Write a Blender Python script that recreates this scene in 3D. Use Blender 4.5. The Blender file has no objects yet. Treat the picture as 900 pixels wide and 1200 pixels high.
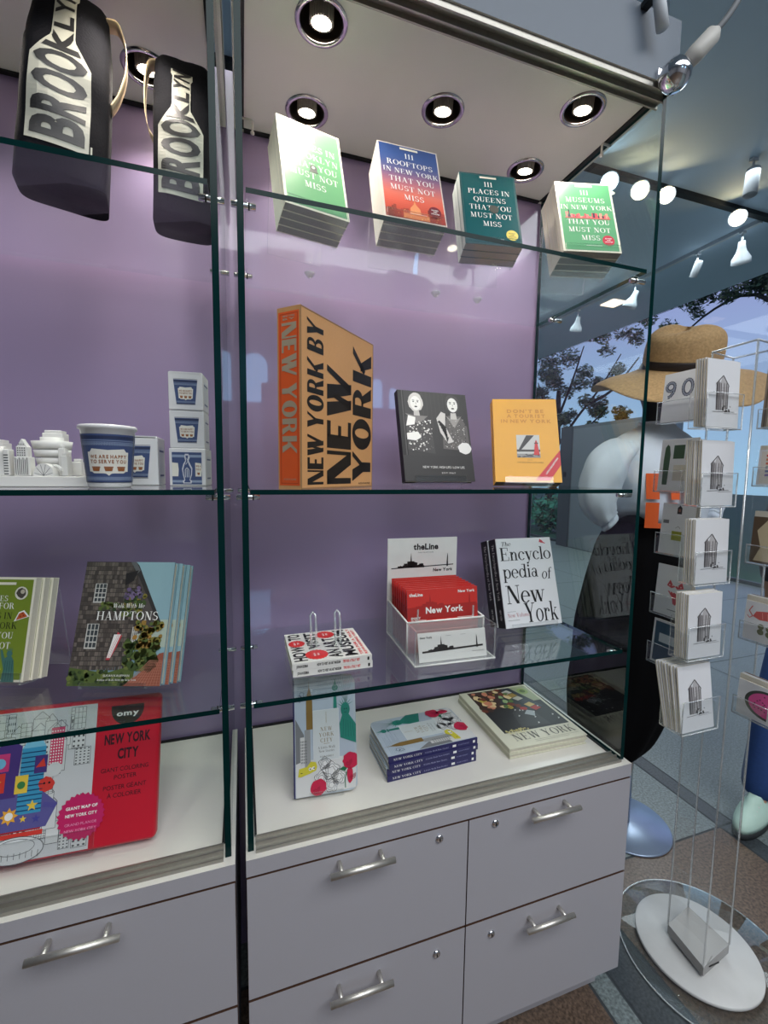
import bpy, bmesh, math, random
from mathutils import Vector, Matrix, Euler, noise
random.seed(11)
S = bpy.context.scene
COL = S.collection
PI = math.pi
rad = math.radians

# ------------------------------------------------------------------ camera
def make_camera():
    f_px, yaw, pitch, roll = 507.37, 0.3163, -0.0904, 0.0121
    f = Vector((math.sin(yaw)*math.cos(pitch), math.cos(yaw)*math.cos(pitch), math.sin(pitch)))
    r0 = Vector((math.cos(yaw), -math.sin(yaw), 0)); u0 = r0.cross(f)
    r = math.cos(roll)*r0 + math.sin(roll)*u0
    u = -math.sin(roll)*r0 + math.cos(roll)*u0
    cd = bpy.data.cameras.new('camera'); cam = bpy.data.objects.new('camera', cd); COL.objects.link(cam)
    m = Matrix.Identity(4)
    for i in range(3):
        m[i][0] = r[i]; m[i][1] = u[i]; m[i][2] = -f[i]
    m[0][3], m[1][3], m[2][3] = 0.0056, -0.8207, 1.4572
    cam.matrix_world = m
    cd.sensor_fit = 'VERTICAL'; cd.sensor_height = 36.0; cd.lens = f_px/1200*36
    cd.clip_start = 0.02; cd.clip_end = 200
    S.camera = cam
make_camera()

# ------------------------------------------------------------------ view, sky, lights
S.view_settings.view_transform = 'Standard'
S.view_settings.look = 'None'
S.view_settings.gamma = 1.0
S.view_settings.use_curve_mapping = False
S.view_settings.exposure = 0.1
S.cycles.transparent_max_bounces = 40
S.cycles.max_bounces = 8
S.cycles.use_denoising = True

W_ = bpy.data.worlds.new('dusk_sky'); S.world = W_; W_.use_nodes = True
nt = W_.node_tree; nt.nodes.clear()
wo = nt.nodes.new('ShaderNodeOutputWorld'); bg = nt.nodes.new('ShaderNodeBackground')
tc = nt.nodes.new('ShaderNodeTexCoord'); sx = nt.nodes.new('ShaderNodeSeparateXYZ'); rp = nt.nodes.new('ShaderNodeValToRGB')
nt.links.new(tc.outputs['Generated'], sx.inputs[0]); nt.links.new(sx.outputs['Z'], rp.inputs[0])
rp.color_ramp.elements[0].position = 0.0; rp.color_ramp.elements[0].color = (0.34, 0.56, 0.78, 1)
rp.color_ramp.elements[1].position = 0.38; rp.color_ramp.elements[1].color = (0.27, 0.28, 0.56, 1)
nt.links.new(rp.outputs[0], bg.inputs[0]); bg.inputs[1].default_value = 1.0
nt.links.new(bg.outputs[0], wo.inputs[0])

SPOT_W = 7.6                      # each recessed cabinet lamp
def area(name, loc, rot, sx_, sy_, power, col):
    l = bpy.data.lights.new(name, 'AREA'); l.shape = 'RECTANGLE'; l.size = sx_; l.size_y = sy_; l.energy = power; l.color = col
    o = bpy.data.objects.new(name, l); o.location = loc; o.rotation_euler = rot; COL.objects.link(o); return o
area('hall_fill', (1.2, -2.6, 4.0), (0, 0, 0), 4.0, 2.4, 165, (0.96, 0.98, 1.0))  # added overhead fill for the whole room, no visible fixture
area('hall_far_fill', (3.6, 6.5, 4.0), (0, 0, 0), 3.0, 3.0, 95, (0.80, 0.94, 1.0))  # added fill to brighten the far end of the hall
area('hall_side_fill', (4.2, 3.2, 4.0), (0, 0, 0), 2.0, 3.0, 90, (0.84, 0.95, 1.0))  # another added fill, toward the garden window

# ------------------------------------------------------------------ materials
def lin(c):
    c = c/255.0
    return c/12.92 if c <= 0.04045 else ((c+0.055)/1.055)**2.4
def rgb(r, g, b): return (lin(r), lin(g), lin(b), 1.0)
MATS = {}
def mat(name, c, rough=0.55, metal=0.0, noise=0.05, scale=40.0, bump=0.0, spec=0.5, coat=0.0, emit=0.0):
    if name in MATS: return MATS[name]
    m = bpy.data.materials.new(name); m.use_nodes = True
    n = m.node_tree.nodes; L = m.node_tree.links; b = n['Principled BSDF']
    col = rgb(*c)
    b.inputs['Roughness'].default_value = rough; b.inputs['Metallic'].default_value = metal
    b.inputs['Specular IOR Level'].default_value = spec; b.inputs['Coat Weight'].default_value = coat
    b.inputs['Coat Roughness'].default_value = 0.03
    t = n.new('ShaderNodeTexCoord'); nz = n.new('ShaderNodeTexNoise'); nz.inputs['Scale'].default_value = scale; nz.inputs['Detail'].default_value = 4
    L.new(t.outputs['Object'], nz.inputs['Vector'])
    mr = n.new('ShaderNodeMapRange'); mr.inputs['To Min'].default_value = 1-noise; mr.inputs['To Max'].default_value = 1+noise
    L.new(nz.outputs['Fac'], mr.inputs['Value'])
    mx = n.new('ShaderNodeVectorMath'); mx.operation = 'SCALE'; mx.inputs[0].default_value = col[:3]
    L.new(mr.outputs[0], mx.inputs['Scale']); L.new(mx.outputs[0], b.inputs['Base Color'])
    if bump:
        bp = n.new('ShaderNodeBump'); bp.inputs['Strength'].default_value = bump; bp.inputs['Distance'].default_value = 0.002
        L.new(nz.outputs['Fac'], bp.inputs['Height']); L.new(bp.outputs[0], b.inputs['Normal'])
    if emit:
        b.inputs['Emission Color'].default_value = col; b.inputs['Emission Strength'].default_value = emit
    m.diffuse_color = col
    MATS[name] = m; return m
def K(r, g, b): return mat('ink_%d_%d_%d' % (r, g, b), (r, g, b), 0.45, noise=0.03)

def glass(name, tint, f0=0.045, rough=0.0, power=5.0, haze=0.0):
    if name in MATS: return MATS[name]
    m = bpy.data.materials.new(name); m.use_nodes = True
    n = m.node_tree.nodes; L = m.node_tree.links; n.clear()
    o = n.new('ShaderNodeOutputMaterial'); mix = n.new('ShaderNodeMixShader'); tr = n.new('ShaderNodeBsdfTransparent'); gl = n.new('ShaderNodeBsdfGlossy')
    tr.inputs[0].default_value = (*tint, 1); gl.inputs['Color'].default_value = (1, 1, 1, 1); gl.inputs['Roughness'].default_value = rough
    lw = n.new('ShaderNodeLayerWeight'); lw.inputs['Blend'].default_value = 0.5
    pw = n.new('ShaderNodeMath'); pw.operation = 'POWER'; pw.inputs[1].default_value = power
    ma = n.new('ShaderNodeMath'); ma.operation = 'MULTIPLY_ADD'; ma.inputs[1].default_value = 0.9-f0; ma.inputs[2].default_value = f0
    L.new(lw.outputs['Facing'], pw.inputs[0]); L.new(pw.outputs[0], ma.inputs[0]); L.new(ma.outputs[0], mix.inputs[0])
    src = tr
    if haze:
        df = n.new('ShaderNodeBsdfDiffuse'); df.inputs[0].default_value = (0.85, 0.9, 0.9, 1)
        m2 = n.new('ShaderNodeMixShader'); m2.inputs[0].default_value = haze
        L.new(tr.outputs[0], m2.inputs[1]); L.new(df.outputs[0], m2.inputs[2]); src = m2
    L.new(src.outputs[0], mix.inputs[1]); L.new(gl.outputs[0], mix.inputs[2]); L.new(mix.outputs[0], o.inputs[0])
    MATS[name] = m; return m

GLASS = glass('clear_glass', (0.95, 0.985, 0.975), 0.05)
GLASS_EDGE = mat('glass_edge', (2, 40, 40), 0.2, noise=0.3, scale=9, spec=0.12)
ACRYL = glass('acrylic', (0.985, 0.99, 0.99), 0.04, 0.02)
ACRYL_EDGE = glass('acrylic_edge', (0.9, 0.92, 0.93), 0.25, 0.15, 2.0, haze=0.30)
CHROME = mat('chrome', (225, 225, 228), 0.12, 1.0)
STEEL = mat('brushed_steel', (226, 222, 214), 0.45, 1.0, noise=0.12, scale=120)
ALU = mat('aluminium_track', (170, 167, 160), 0.5, 1.0, noise=0.1, scale=80)
LAM = mat('grey_laminate', (176, 174, 180), 0.5, noise=0.03, scale=300)
LAMEDGE = mat('raw_board_edge_gap', (74, 46, 30), 0.85)  # board brown, darkened to deepen the drawer gaps
WINDOW_GLASS = glass('window_glass', (0.97, 0.99, 0.99), 0.012, 0.0, 7.0)
CNT = mat('white_counter', (222, 218, 210), 0.28, noise=0.04, scale=6)
CANOPYW = mat('canopy_white', (226, 224, 216), 0.5, noise=0.03, scale=8)
BLACK = mat('black_gasket_gap', (14, 14, 15), 0.6)
PURP = mat('lilac_panel', (150, 132, 168), 0.30, noise=0.05, scale=3, coat=0.9)
WHITE = mat('white_paint', (235, 235, 236), 0.5)
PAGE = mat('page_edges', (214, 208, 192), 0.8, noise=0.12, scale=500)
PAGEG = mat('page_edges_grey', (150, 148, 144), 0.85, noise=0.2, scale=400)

# ------------------------------------------------------------------ mesh builder
class MB:
    def __init__(s): s.v = []; s.f = []; s.m = []; s.mats = []; s.sm = []
    def mi(s, m):
        if m not in s.mats: s.mats.append(m)
        return s.mats.index(m)
    def face(s, pts, m, smooth=False):
        i = len(s.v); s.v.extend([tuple(p) for p in pts]); s.f.append(tuple(range(i, i+len(pts)))); s.m.append(s.mi(m)); s.sm.append(smooth)
    def mesh(s, vs, fs, m, smooth=False):
        i = len(s.v); s.v.extend([tuple(p) for p in vs]); k = s.mi(m)
        for f in fs: s.f.append(tuple(i+a for a in f)); s.m.append(k); s.sm.append(smooth)
    def box(s, x0, x1, y0, y1, z0, z1, m, M=None, mats=None):
        v = [Vector((x, y, z)) for z in (z0, z1) for y in (y0, y1) for x in (x0, x1)]
        if M is not None: v = [M @ a for a in v]
        fs = [(0, 2, 3, 1), (4, 5, 7, 6), (0, 1, 5, 4), (2, 6, 7, 3), (0, 4, 6, 2), (1, 3, 7, 5)]   # bottom top front back left right
        if mats is None: s.mesh(v, fs, m)
        else:
            i = len(s.v); s.v.extend([tuple(p) for p in v])
            for f, q in zip(fs, mats): s.f.append(tuple(i+a for a in f)); s.m.append(s.mi(q)); s.sm.append(False)
        return s
    def bev(s, x0, x1, y0, y1, z0, z1, c, m, seg=2, M=None):
        bm = bmesh.new(); bmesh.ops.create_cube(bm, size=1.0)
        for v in bm.verts: v.co = Vector(((x0+x1)/2+v.co.x*(x1-x0), (y0+y1)/2+v.co.y*(y1-y0), (z0+z1)/2+v.co.z*(z1-z0)))
        bmesh.ops.bevel(bm, geom=bm.edges[:], offset=c, segments=seg, profile=0.5, affect='EDGES')
        s.addbm(bm, m, M); return s
    def addbm(s, bm, m, M=None, smooth=False):
        bm.verts.index_update()
        vs = [(M @ v.co if M is not None else v.co.copy()) for v in bm.verts]
        s.mesh(vs, [tuple(v.index for v in f.verts) for f in bm.faces], m, smooth); bm.free()
    def prism(s, poly, a0, a1, axis, m, capm=None):
        def P(p, a): return {'x': (a, p[0], p[1]), 'y': (p[0], a, p[1]), 'z': (p[0], p[1], a)}[axis]
        n = len(poly)
        s.face([P(p, a0) for p in poly][::-1], capm or m); s.face([P(p, a1) for p in poly], capm or m)
        for i in range(n):
            q = poly[(i+1) % n]; p = poly[i]
            s.face([P(p, a0), P(q, a0), P(q, a1), P(p, a1)], m)
    def tube(s, path, r, m, n=10, cap=True):
        path = [Vector(p) for p in path]; rs = r if isinstance(r, (list, tuple)) else [r]*len(path)
        rings = []; up = None
        for i, p in enumerate(path):
            d = (path[min(i+1, len(path)-1)]-path[max(i-1, 0)]).normalized()
            if up is None: up = d.orthogonal().normalized()
            up = (up - d*up.dot(d)).normalized(); sd = d.cross(up)
            rings.append([p+(up*math.cos(2*PI*k/n)+sd*math.sin(2*PI*k/n))*rs[i] for k in range(n)])
        s.skin(rings, m, cap)
    def skin(s, rings, m, cap=True, closed=True, smooth=True):
        n = len(rings[0]); vs = [p for R in rings for p in R]; fs = []
        for i in range(len(rings)-1):
            for k in range(n if closed else n-1):
                a = i*n+k; b = i*n+(k+1) % n
                fs.append((a, b, b+n, a+n))
        if cap: fs.append(tuple(range(n))[::-1]); fs.append(tuple(range((len(rings)-1)*n, len(rings)*n)))
        s.mesh(vs, fs, m, smooth)
    def lathe(s, prof, m, c=(0, 0, 0), n=32, M=None, cap=False):
        rings = []
        for r, z in prof:
            R = [Vector((c[0]+r*math.cos(2*PI*k/n), c[1]+r*math.sin(2*PI*k/n), c[2]+z)) for k in range(n)]
            rings.append([M @ p for p in R] if M is not None else R)
        s.skin(rings, m, cap)
    def cyl(s, p0, p1, r, m, n=16): s.tube([p0, p1], r, m, n)
    def build(s, name, parent=None, loc=None, rot=None, wn=False):
        me = bpy.data.meshes.new(name); me.from_pydata(s.v, [], s.f)
        for q in s.mats: me.materials.append(q)
        me.polygons.foreach_set('material_index', s.m); me.polygons.foreach_set('use_smooth', s.sm)
        me.update()
        o = bpy.data.objects.new(name, me); COL.objects.link(o)
        if parent is not None: o.parent = parent
        if loc is not None: o.location = loc
        if rot is not None: o.rotation_euler = rot
        return o
def tag(o, label, cat, group=None, kind=None):
    if label: o['label'] = label
    if cat: o['category'] = cat
    if group: o['group'] = group
    if kind: o['kind'] = kind
    return o
def thing(name, label, cat, loc=(0, 0, 0), rot=(0, 0, 0), group=None):
    o = bpy.data.objects.new(name, None); COL.objects.link(o); o.empty_display_size = 0.05
    o.location = loc; o.rotation_euler = rot
    return tag(o, label, cat, group)
def struct(o): o['kind'] = 'structure'; return o
def dup(src, loc=None, rot=None, label=None, group=None):
    r = src.copy(); COL.objects.link(r)
    if loc is not None: r.location = loc
    if rot is not None: r.rotation_euler = rot
    if label: r['label'] = label
    if group: r['group'] = group
    for ch in list(src.children):
        c = ch.copy(); COL.objects.link(c); c.parent = r
        for g in list(ch.children):
            d = g.copy(); COL.objects.link(d); d.parent = c
    return r

# ------------------------------------------------------------------ lettering
GL = {}
def make_sans():
    chars = "ABCDEFGHIJKLMNOPQRSTUVWXYZabcdefghijklmnopqrstuvwxyz0123456789'&/.,-:ÉÀ"
    tmp = []
    for bold in (0.0, 0.035):
        for ch in chars:
            cu = bpy.data.curves.new('g', 'FONT'); cu.body = ch; cu.offset = bold; cu.resolution_u = 3
            ob = bpy.data.objects.new('g', cu); COL.objects.link(ob); tmp.append((bold, ch, ob, cu))
    dg = bpy.context.evaluated_depsgraph_get()
    raw = {}
    for bold, ch, ob, cu in tmp:
        ev = ob.evaluated_get(dg); me = ev.to_mesh()
        raw[(bold, ch)] = ([(v.co.x, v.co.y) for v in me.vertices], [tuple(p.vertices) for p in me.polygons])
        ev.to_mesh_clear()
    for bold, ch, ob, cu in tmp:
        bpy.data.objects.remove(ob); bpy.data.curves.remove(cu)
    for bold, font in ((0.0, 'sans'), (0.035, 'bold')):
        H = raw[(bold, 'H')][0]; y0 = min(p[1] for p in H); hh = max(p[1] for p in H)-y0
        for ch in chars:
            vs, fs = raw[(bold, ch)]
            x0 = min(p[0] for p in vs); w = (max(p[0] for p in vs)-x0)/hh
            GL[(font, ch)] = ([[((vs[i][0]-x0)/hh, (vs[i][1]-y0)/hh) for i in f] for f in fs], w)
make_sans()

def make_serif():
    T, h = 0.15, 0.04
    def Rc(x0, y0, x1, y1): return [(x0, y0), (x1, y0), (x1, y1), (x0, y1)]
    def dg(xa, ya, xb, yb, t): return [(xa-t/2, ya), (xa+t/2, ya), (xb+t/2, yb), (xb-t/2, yb)]
    def sb(cx, y, w=0.32): return Rc(cx-w/2, y, cx+w/2, y+h)
    def st(cx, y=1.0, y0=0.0, w=0.32): return [Rc(cx-T/2, y0, cx+T/2, y), sb(cx, y0, w), sb(cx, y-h, w)]
    def ring(cx, cy, rx, ry, a0=0, a1=360, t=T, hh=h, n=20):
        out = []
        for i in range(n):
            a = rad(a0+(a1-a0)*i/n); b = rad(a0+(a1-a0)*(i+1)/n)
            P = lambda q, X, Y: (cx+X*math.cos(q), cy+Y*math.sin(q))
            out.append([P(a, rx, ry), P(b, rx, ry), P(b, rx-t, ry-hh), P(a, rx-t, ry-hh)])
        return out
    G = {}
    G['A'] = ([dg(.12, 0, .40, 1, .05), dg(.68, 0, .40, 1, .16), Rc(.22, .30, .58, .34), sb(.12, 0, .24), sb(.68, 0, .30)], .85)
    G['B'] = (st(.16, w=.30)+ring(.30, .755, .30, .245, -90, 90)+ring(.30, .265, .36, .265, -90, 90)+[Rc(.16, .96, .31, 1), Rc(.16, .50, .31, .54), Rc(.16, 0, .31, .04)], .70)
    G['C'] = (ring(.42, .5, .40, .5, 48, 312)+[Rc(.68, .66, .72, .98), Rc(.68, .04, .72, .30)], .78)
    G['D'] = (st(.16, w=.30)+ring(.32, .5, .44, .5, -90, 90)+[Rc(.16, .96, .33, 1), Rc(.16, 0, .33, .04)], .82)
    G['E'] = (st(.16, w=.30)+[Rc(.16, .96, .62, 1), Rc(.16, .49, .48, .53), Rc(.16, 0, .66, .04), Rc(.58, .74, .62, 1), Rc(.44, .38, .48, .64), Rc(.62, 0, .66, .28)], .72)
    G['F'] = (st(.16)+[Rc(.16, .96, .62, 1), Rc(.16, .49, .48, .53), Rc(.58, .74, .62, 1), Rc(.44, .38, .48, .64)], .66)
    G['G'] = (ring(.42, .5, .40, .5, 48, 312)+[Rc(.68, .66, .72, .98), Rc(.60, .06, .75, .42), Rc(.52, .40, .83, .44)], .84)
    G['H'] = (st(.16)+st(.70)+[Rc(.16, .48, .70, .52)], .87)
    G['I'] = (st(.17), .34)
    G['J'] = ([Rc(.22, .2, .37, 1), sb(.29, .96)]+ring(.17, .22, .20, .22, 180, 360, .12), .46)
    G['K'] = (st(.16)+[dg(.22, .38, .66, .98, .05), dg(.72, 0, .38, .58, .17), sb(.70, 0, .30), sb(.66, .96, .26)], .84)
    G['L'] = (st(.16)+[Rc(.16, 0, .62, .04), Rc(.58, 0, .62, .30)], .66)
    G['M'] = ([Rc(.13, 0, .17, 1), sb(.15, 0, .24), sb(.13, .96, .24), dg(.46, 0, .18, 1, .15), dg(.46, 0, .76, 1, .04), Rc(.70, 0, .85, 1), sb(.78, 0, .32), sb(.80, .96, .26)], .98)
    G['N'] = ([Rc(.13, 0, .17, 1), sb(.15, 0, .24), sb(.12, .96, .22), dg(.68, 0, .19, 1, .17), Rc(.70, 0, .74, 1), sb(.72, .96, .24)], .86)
    G['O'] = (ring(.42, .5, .42, .5, 0, 360, n=32), .84)
    G['P'] = (st(.16)+ring(.30, .73, .34, .27, -90, 90)+[Rc(.16, .96, .31, 1), Rc(.16, .46, .31, .50)], .68)
    G['Q'] = (ring(.42, .5, .42, .5, 0, 360, n=32)+[dg(.64, -.18, .42, .06, .14)], .84)
    G['R'] = (st(.16)+ring(.30, .75, .32, .25, -90, 90)+[Rc(.16, .96, .31, 1), Rc(.16, .50, .31, .54), dg(.68, 0, .42, .52, .16), sb(.70, 0, .22)], .80)
    G['S'] = (ring(.30, .745, .26, .255, 35, 270, .11, .06)+ring(.30, .265, .29, .265, -145, 90, .12, .07)+[Rc(.50, .72, .53, .98), Rc(.02, .02, .05, .30)], .62)
    G['T'] = (st(.36)+[Rc(.02, .96, .70, 1), Rc(.02, .72, .06, 1), Rc(.66, .72, .70, 1)], .72)
    G['U'] = ([Rc(.09, .28, .24, 1), sb(.165, .96), Rc(.64, .28, .68, 1), sb(.66, .96, .26)]+ring(.385, .30, .295, .30, 180, 360, .13), .80)
    G['V'] = ([dg(.40, 0, .13, 1, .17), dg(.40, 0, .68, 1, .05), sb(.14, .96, .30), sb(.68, .96, .24)], .82)
    G['W'] = ([dg(.34, 0, .12, 1, .16), dg(.34, 0, .56, 1, .05), dg(.80, 0, .56, 1, .16), dg(.80, 0, 1.02, 1, .05), sb(.12, .96, .28), sb(.56, .96, .26), sb(1.03, .96, .22)], 1.14)
    G['X'] = ([dg(.66, 0, .14, 1, .17), dg(.12, 0, .64, 1, .05), sb(.12, 0, .24), sb(.66, 0, .3), sb(.14, .96, .3), sb(.64, .96, .24)], .80)
    G['Y'] = ([Rc(.33, 0, .48, .46), sb(.405, 0), dg(.40, .42, .13, 1, .17), dg(.42, .42, .68, 1, .05), sb(.14, .96, .30), sb(.68, .96, .24)], .82)
    G['Z'] = ([dg(.12, 0, .58, 1, .16), Rc(.06, 0, .64, .04), Rc(.06, .96, .64, 1), Rc(.60, 0, .64, .28), Rc(.06, .72, .10, 1)], .70)
    G['1'] = ([Rc(.14, 0, .28, 1), sb(.21, 0, .34), dg(.10, .84, .20, 1, .05)], .38)
    X = .66
    def ls(cx, y=X): return [Rc(cx-.06, 0, cx+.06, y), sb(cx, 0, .26), Rc(cx-.13, y-h, cx, y)]
    G['n'] = (ls(.15)+[Rc(.42, 0, .54, .40), sb(.48, 0, .26)]+ring(.345, .40, .195, .26, 0, 170, .12), .64)
    G['h'] = (ls(.15, 1.0)+[Rc(.42, 0, .54, .40), sb(.48, 0, .26)]+ring(.345, .40, .195, .26, 0, 170, .12), .64)
    G['r'] = (ls(.15)+ring(.33, .46, .16, .20, 40, 170, .08)+ring(.42, .52, .07, .07, 0, 360, .069, .069, 10), .50)
    G['i'] = (ls(.15)+ring(.14, .86, .075, .085, 0, 360, .074, .084, 12), .30)
    G['l'] = (ls(.15, 1.0), .30)
    G['c'] = (ring(.28, .33, .27, .34, 45, 320, .12)+ring(.44, .52, .07, .07, 0, 360, .069, .069, 10), .54)
    G['e'] = (ring(.29, .33, .28, .34, 0, 320, .12)+[Rc(.10, .34, .54, .375)], .60)
    G['o'] = (ring(.30, .33, .29, .34, 0, 360, .12), .62)
    G['a'] = (ring(.24, .20, .20, .21, 0, 360, .10)+[Rc(.36, .04, .48, .46), Rc(.40, 0, .56, .04)]+ring(.28, .45, .20, .21, 0, 160, .10), .58)
    G['d'] = (ring(.27, .33, .26, .34, 30, 330, .12)+[Rc(.44, 0, .56, 1), sb(.36, .96, .20), Rc(.5, 0, .64, h)], .66)
    G['p'] = ([Rc(.09, -.30, .21, X), sb(.15, -.30, .28), Rc(.02, X-h, .15, X)]+ring(.37, .33, .26, .34, -150, 150, .12), .66)
    G['y'] = ([dg(.30, 0, .12, X, .14), dg(.30, 0, .50, X, .04), dg(.20, -.28, .30, .02, .04), sb(.12, X-h, .24), sb(.50, X-h, .20)]+ring(.14, -.24, .07, .07, 0, 360, .069, .069, 10), .60)
    G['w'] = ([dg(.26, 0, .10, X, .13), dg(.26, 0, .44, X, .04), dg(.62, 0, .44, X, .13), dg(.62, 0, .80, X, .04), sb(.10, X-h, .22), sb(.44, X-h, .2), sb(.80, X-h, .18)], .90)
    G['k'] = (ls(.15, 1.0)+[dg(.20, .26, .46, .64, .04), dg(.52, 0, .30, .38, .14), sb(.52, 0, .22), sb(.46, X-h, .2)], .64)
    G['t'] = ([Rc(.12, .05, .24, .86), Rc(.02, X-h, .36, X)]+ring(.27, .12, .15, .13, 180, 330, .10), .40)
    G['f'] = ([Rc(.13, 0, .25, .8), sb(.19, 0, .26), Rc(.02, X-h, .38, X)]+ring(.31, .80, .18, .2, 40, 180, .10), .42)
    G['v'] = ([dg(.28, 0, .10, X, .13), dg(.28, 0, .48, X, .04), sb(.10, X-h, .22), sb(.48, X-h, .2)], .58)
    G['u'] = ([Rc(.09, .2, .21, X), Rc(.42, 0, .54, X), Rc(.02, X-h, .15, X), Rc(.48, 0, .62, h)]+ring(.315, .22, .225, .23, 180, 360, .11), .66)
    G['s'] = (ring(.22, .49, .18, .18, 35, 270, .09, .05)+ring(.22, .18, .20, .18, -145, 90, .09, .05), .46)
    G['m'] = (ls(.15)+[Rc(.42, 0, .54, .40), sb(.48, 0, .22), Rc(.75, 0, .87, .40), sb(.81, 0, .24)]+ring(.345, .40, .195, .26, 0, 170, .12)+ring(.68, .40, .19, .26, 0, 170, .12), .97)
    G["'"] = ([dg(.06, .72, .10, 1, .07)], .16)
    for k, (p, w) in G.items(): GL[('serif', k)] = (p, w)
make_serif()

def layout(s, font, gap):
    """polygons of a line in cap-height units, and its length"""
    x = 0.0; out = []
    for ch in s:
        if ch == ' ': x += 0.34; continue
        g = GL.get((font, ch)) or GL.get((font, ch.upper())) or GL.get(('sans', ch))
        if g is None: continue
        polys, w = g
        for p in polys: out.append([(x+a, b) for a, b in p])
        x += w+gap
    return out, max(x-gap, 0.01)

EPS = 0.00022
class Draw:
    """flat printing on a surface: P(u, v, layer) gives the 3-D point, u and v in 0..1; W, H the size in metres"""
    def __init__(s, mb, P, W, H): s.mb = mb; s.P = P; s.W = W; s.H = H; s.L = 1; s.c = 0
    def layer(s, n): s.L = n; s.c = 0; return s
    def poly(s, pts, m):
        s.c = min(s.c+1, 90); q = s.L+s.c*.01
        s.mb.face([s.P(u, v, q) for u, v in pts], m)
    def rect(s, x0, y0, x1, y1, m): s.poly([(x0, y0), (x1, y0), (x1, y1), (x0, y1)], m)
    def grid(s, x0, y0, x1, y1, m, n=12):
        for i in range(n):
            a = x0+(x1-x0)*i/n; b = x0+(x1-x0)*(i+1)/n
            s.rect(a, y0, b, y1, m)
    def frame(s, x0, y0, x1, y1, t, m):
        tv = t*s.W/s.H
        s.rect(x0, y0, x1, y0+tv, m); s.rect(x0, y1-tv, x1, y1, m); s.rect(x0, y0, x0+t, y1, m); s.rect(x1-t, y0, x1, y1, m)
    def ell(s, cx, cy, rx, ry=None, m=None, n=24, wob=0.0, teeth=0):
        if ry is None: ry = rx*s.W/s.H
        pts = []
        for k in range(n):
            a = 2*PI*k/n; q = 1+(wob*random.uniform(-1, 1) if wob else 0)
            if teeth: q = 1.0 if k % 2 else 1-teeth
            pts.append((cx+rx*q*math.cos(a), cy+ry*q*math.sin(a)))
        s.poly(pts, m)
    def star(s, cx, cy, r, m, n=5, k=0.42):
        s.poly([(cx+r*(1 if i % 2 == 0 else k)*math.sin(PI*i/n), cy+r*(1 if i % 2 == 0 else k)*math.cos(PI*i/n)*s.W/s.H) for i in range(2*n)], m)
    def line(s, pts, t, m):
        """polyline, thickness t in u units"""
        a = s.W/s.H
        for (x0, y0), (x1, y1) in zip(pts[:-1], pts[1:]):
            dx, dy = x1-x0, (y1-y0)/a; l = math.hypot(dx, dy) or 1e-9
            nx, ny = -dy/l*t/2, dx/l*t/2*a
            s.poly([(x0-nx, y0-ny), (x1-nx, y1-ny), (x1+nx, y1+ny), (x0+nx, y0+ny)], m)
    def text(s, t, x0, y0, x1, y1, m, font='sans', gap=0.12, rot=0, shear=0.0):
        polys, w = layout(t, font, gap)
        for p in polys:
            q = []
            for a, b in p:
                a = (a+b*shear)/w
                if rot == 90: q.append((x1-b*(x1-x0), y0+a*(y1-y0)))
                elif rot == -90: q.append((x0+b*(x1-x0), y1-a*(y1-y0)))
                else: q.append((x0+a*(x1-x0), y0+b*(y1-y0)))
            s.poly(q, m)
    def textc(s, t, cx, y, hv, m, font='sans', gap=0.12, st=1.0, align='c', shear=0.0):
        w = layout(t, font, gap)[1]*hv*s.H/s.W*st
        x0 = {'c': cx-w/2, 'l': cx, 'r': cx-w}[align]
        s.text(t, x0, y, x0+w, y+hv, m, font, gap, 0, shear)
def plane(O, U, V, N):
    O, U, V, N = map(Vector, (O, U, V, N)); N = N.normalized()
    return lambda u, v, l=1: O+U*u+V*v+N*(l*EPS)

# ================================================================== THE SETTING
CEIL, XR, YB, XL, YF = 4.10, 6.52, -6.0, -5.0, 11.0
def floor():
    mb = MB()
    grey = mat('stone_grey', (112, 122, 122), 0.36, noise=1.2, scale=120)
    dark = mat('stone_dark', (60, 66, 70), 0.42, noise=1.0, scale=120)
    brown = mat('stone_brown', (96, 80, 68), 0.36, noise=1.5, scale=120)
    joint = mat('stone_joint', (58, 64, 68), 0.7)
    xs = [XL, -2.0, 0.93, 1.00, 1.14, 1.88, 1.96, 3.4, 4.6, XR]; ys = [YB, -1.6, 0.34, 1.5, 2.7, 3.9, 5.1, 6.3, 7.5, 9.0, YF]
    j = 0.004
    for i in range(len(xs)-1):
        for k in range(len(ys)-1):
            x0, x1, y0, y1 = xs[i], xs[i+1], ys[k], ys[k+1]
            cx, cy = (x0+x1)/2, (y0+y1)/2
            if 1.88 < cx < 1.96: m = dark
            elif 1.0 < cx < 1.14 and cy < .34: m = dark
            elif .93 < cx < 1.0: m = grey
            elif cy < .34 and cx < 1.96: m = brown
            else: m = grey
            mb.face([(x0+j, y0+j, 0), (x1-j, y0+j, 0), (x1-j, y1-j, 0), (x0+j, y1-j, 0)], m)
    mb.box(XL, XR, YB, YF, -0.12, -0.0015, joint)
    struct(mb.build('floor'))
floor()
CEILM = mat('ceiling_blue_grey', (196, 216, 234), 0.8, noise=0.03, scale=4)
mb = MB(); mb.box(XL, XR, YB, YF, CEIL, CEIL+.15, CEILM); struct(mb.build('ceiling'))
WALLM = mat('hall_wall', (176, 176, 182), 0.8, noise=0.03, scale=5)
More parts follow.
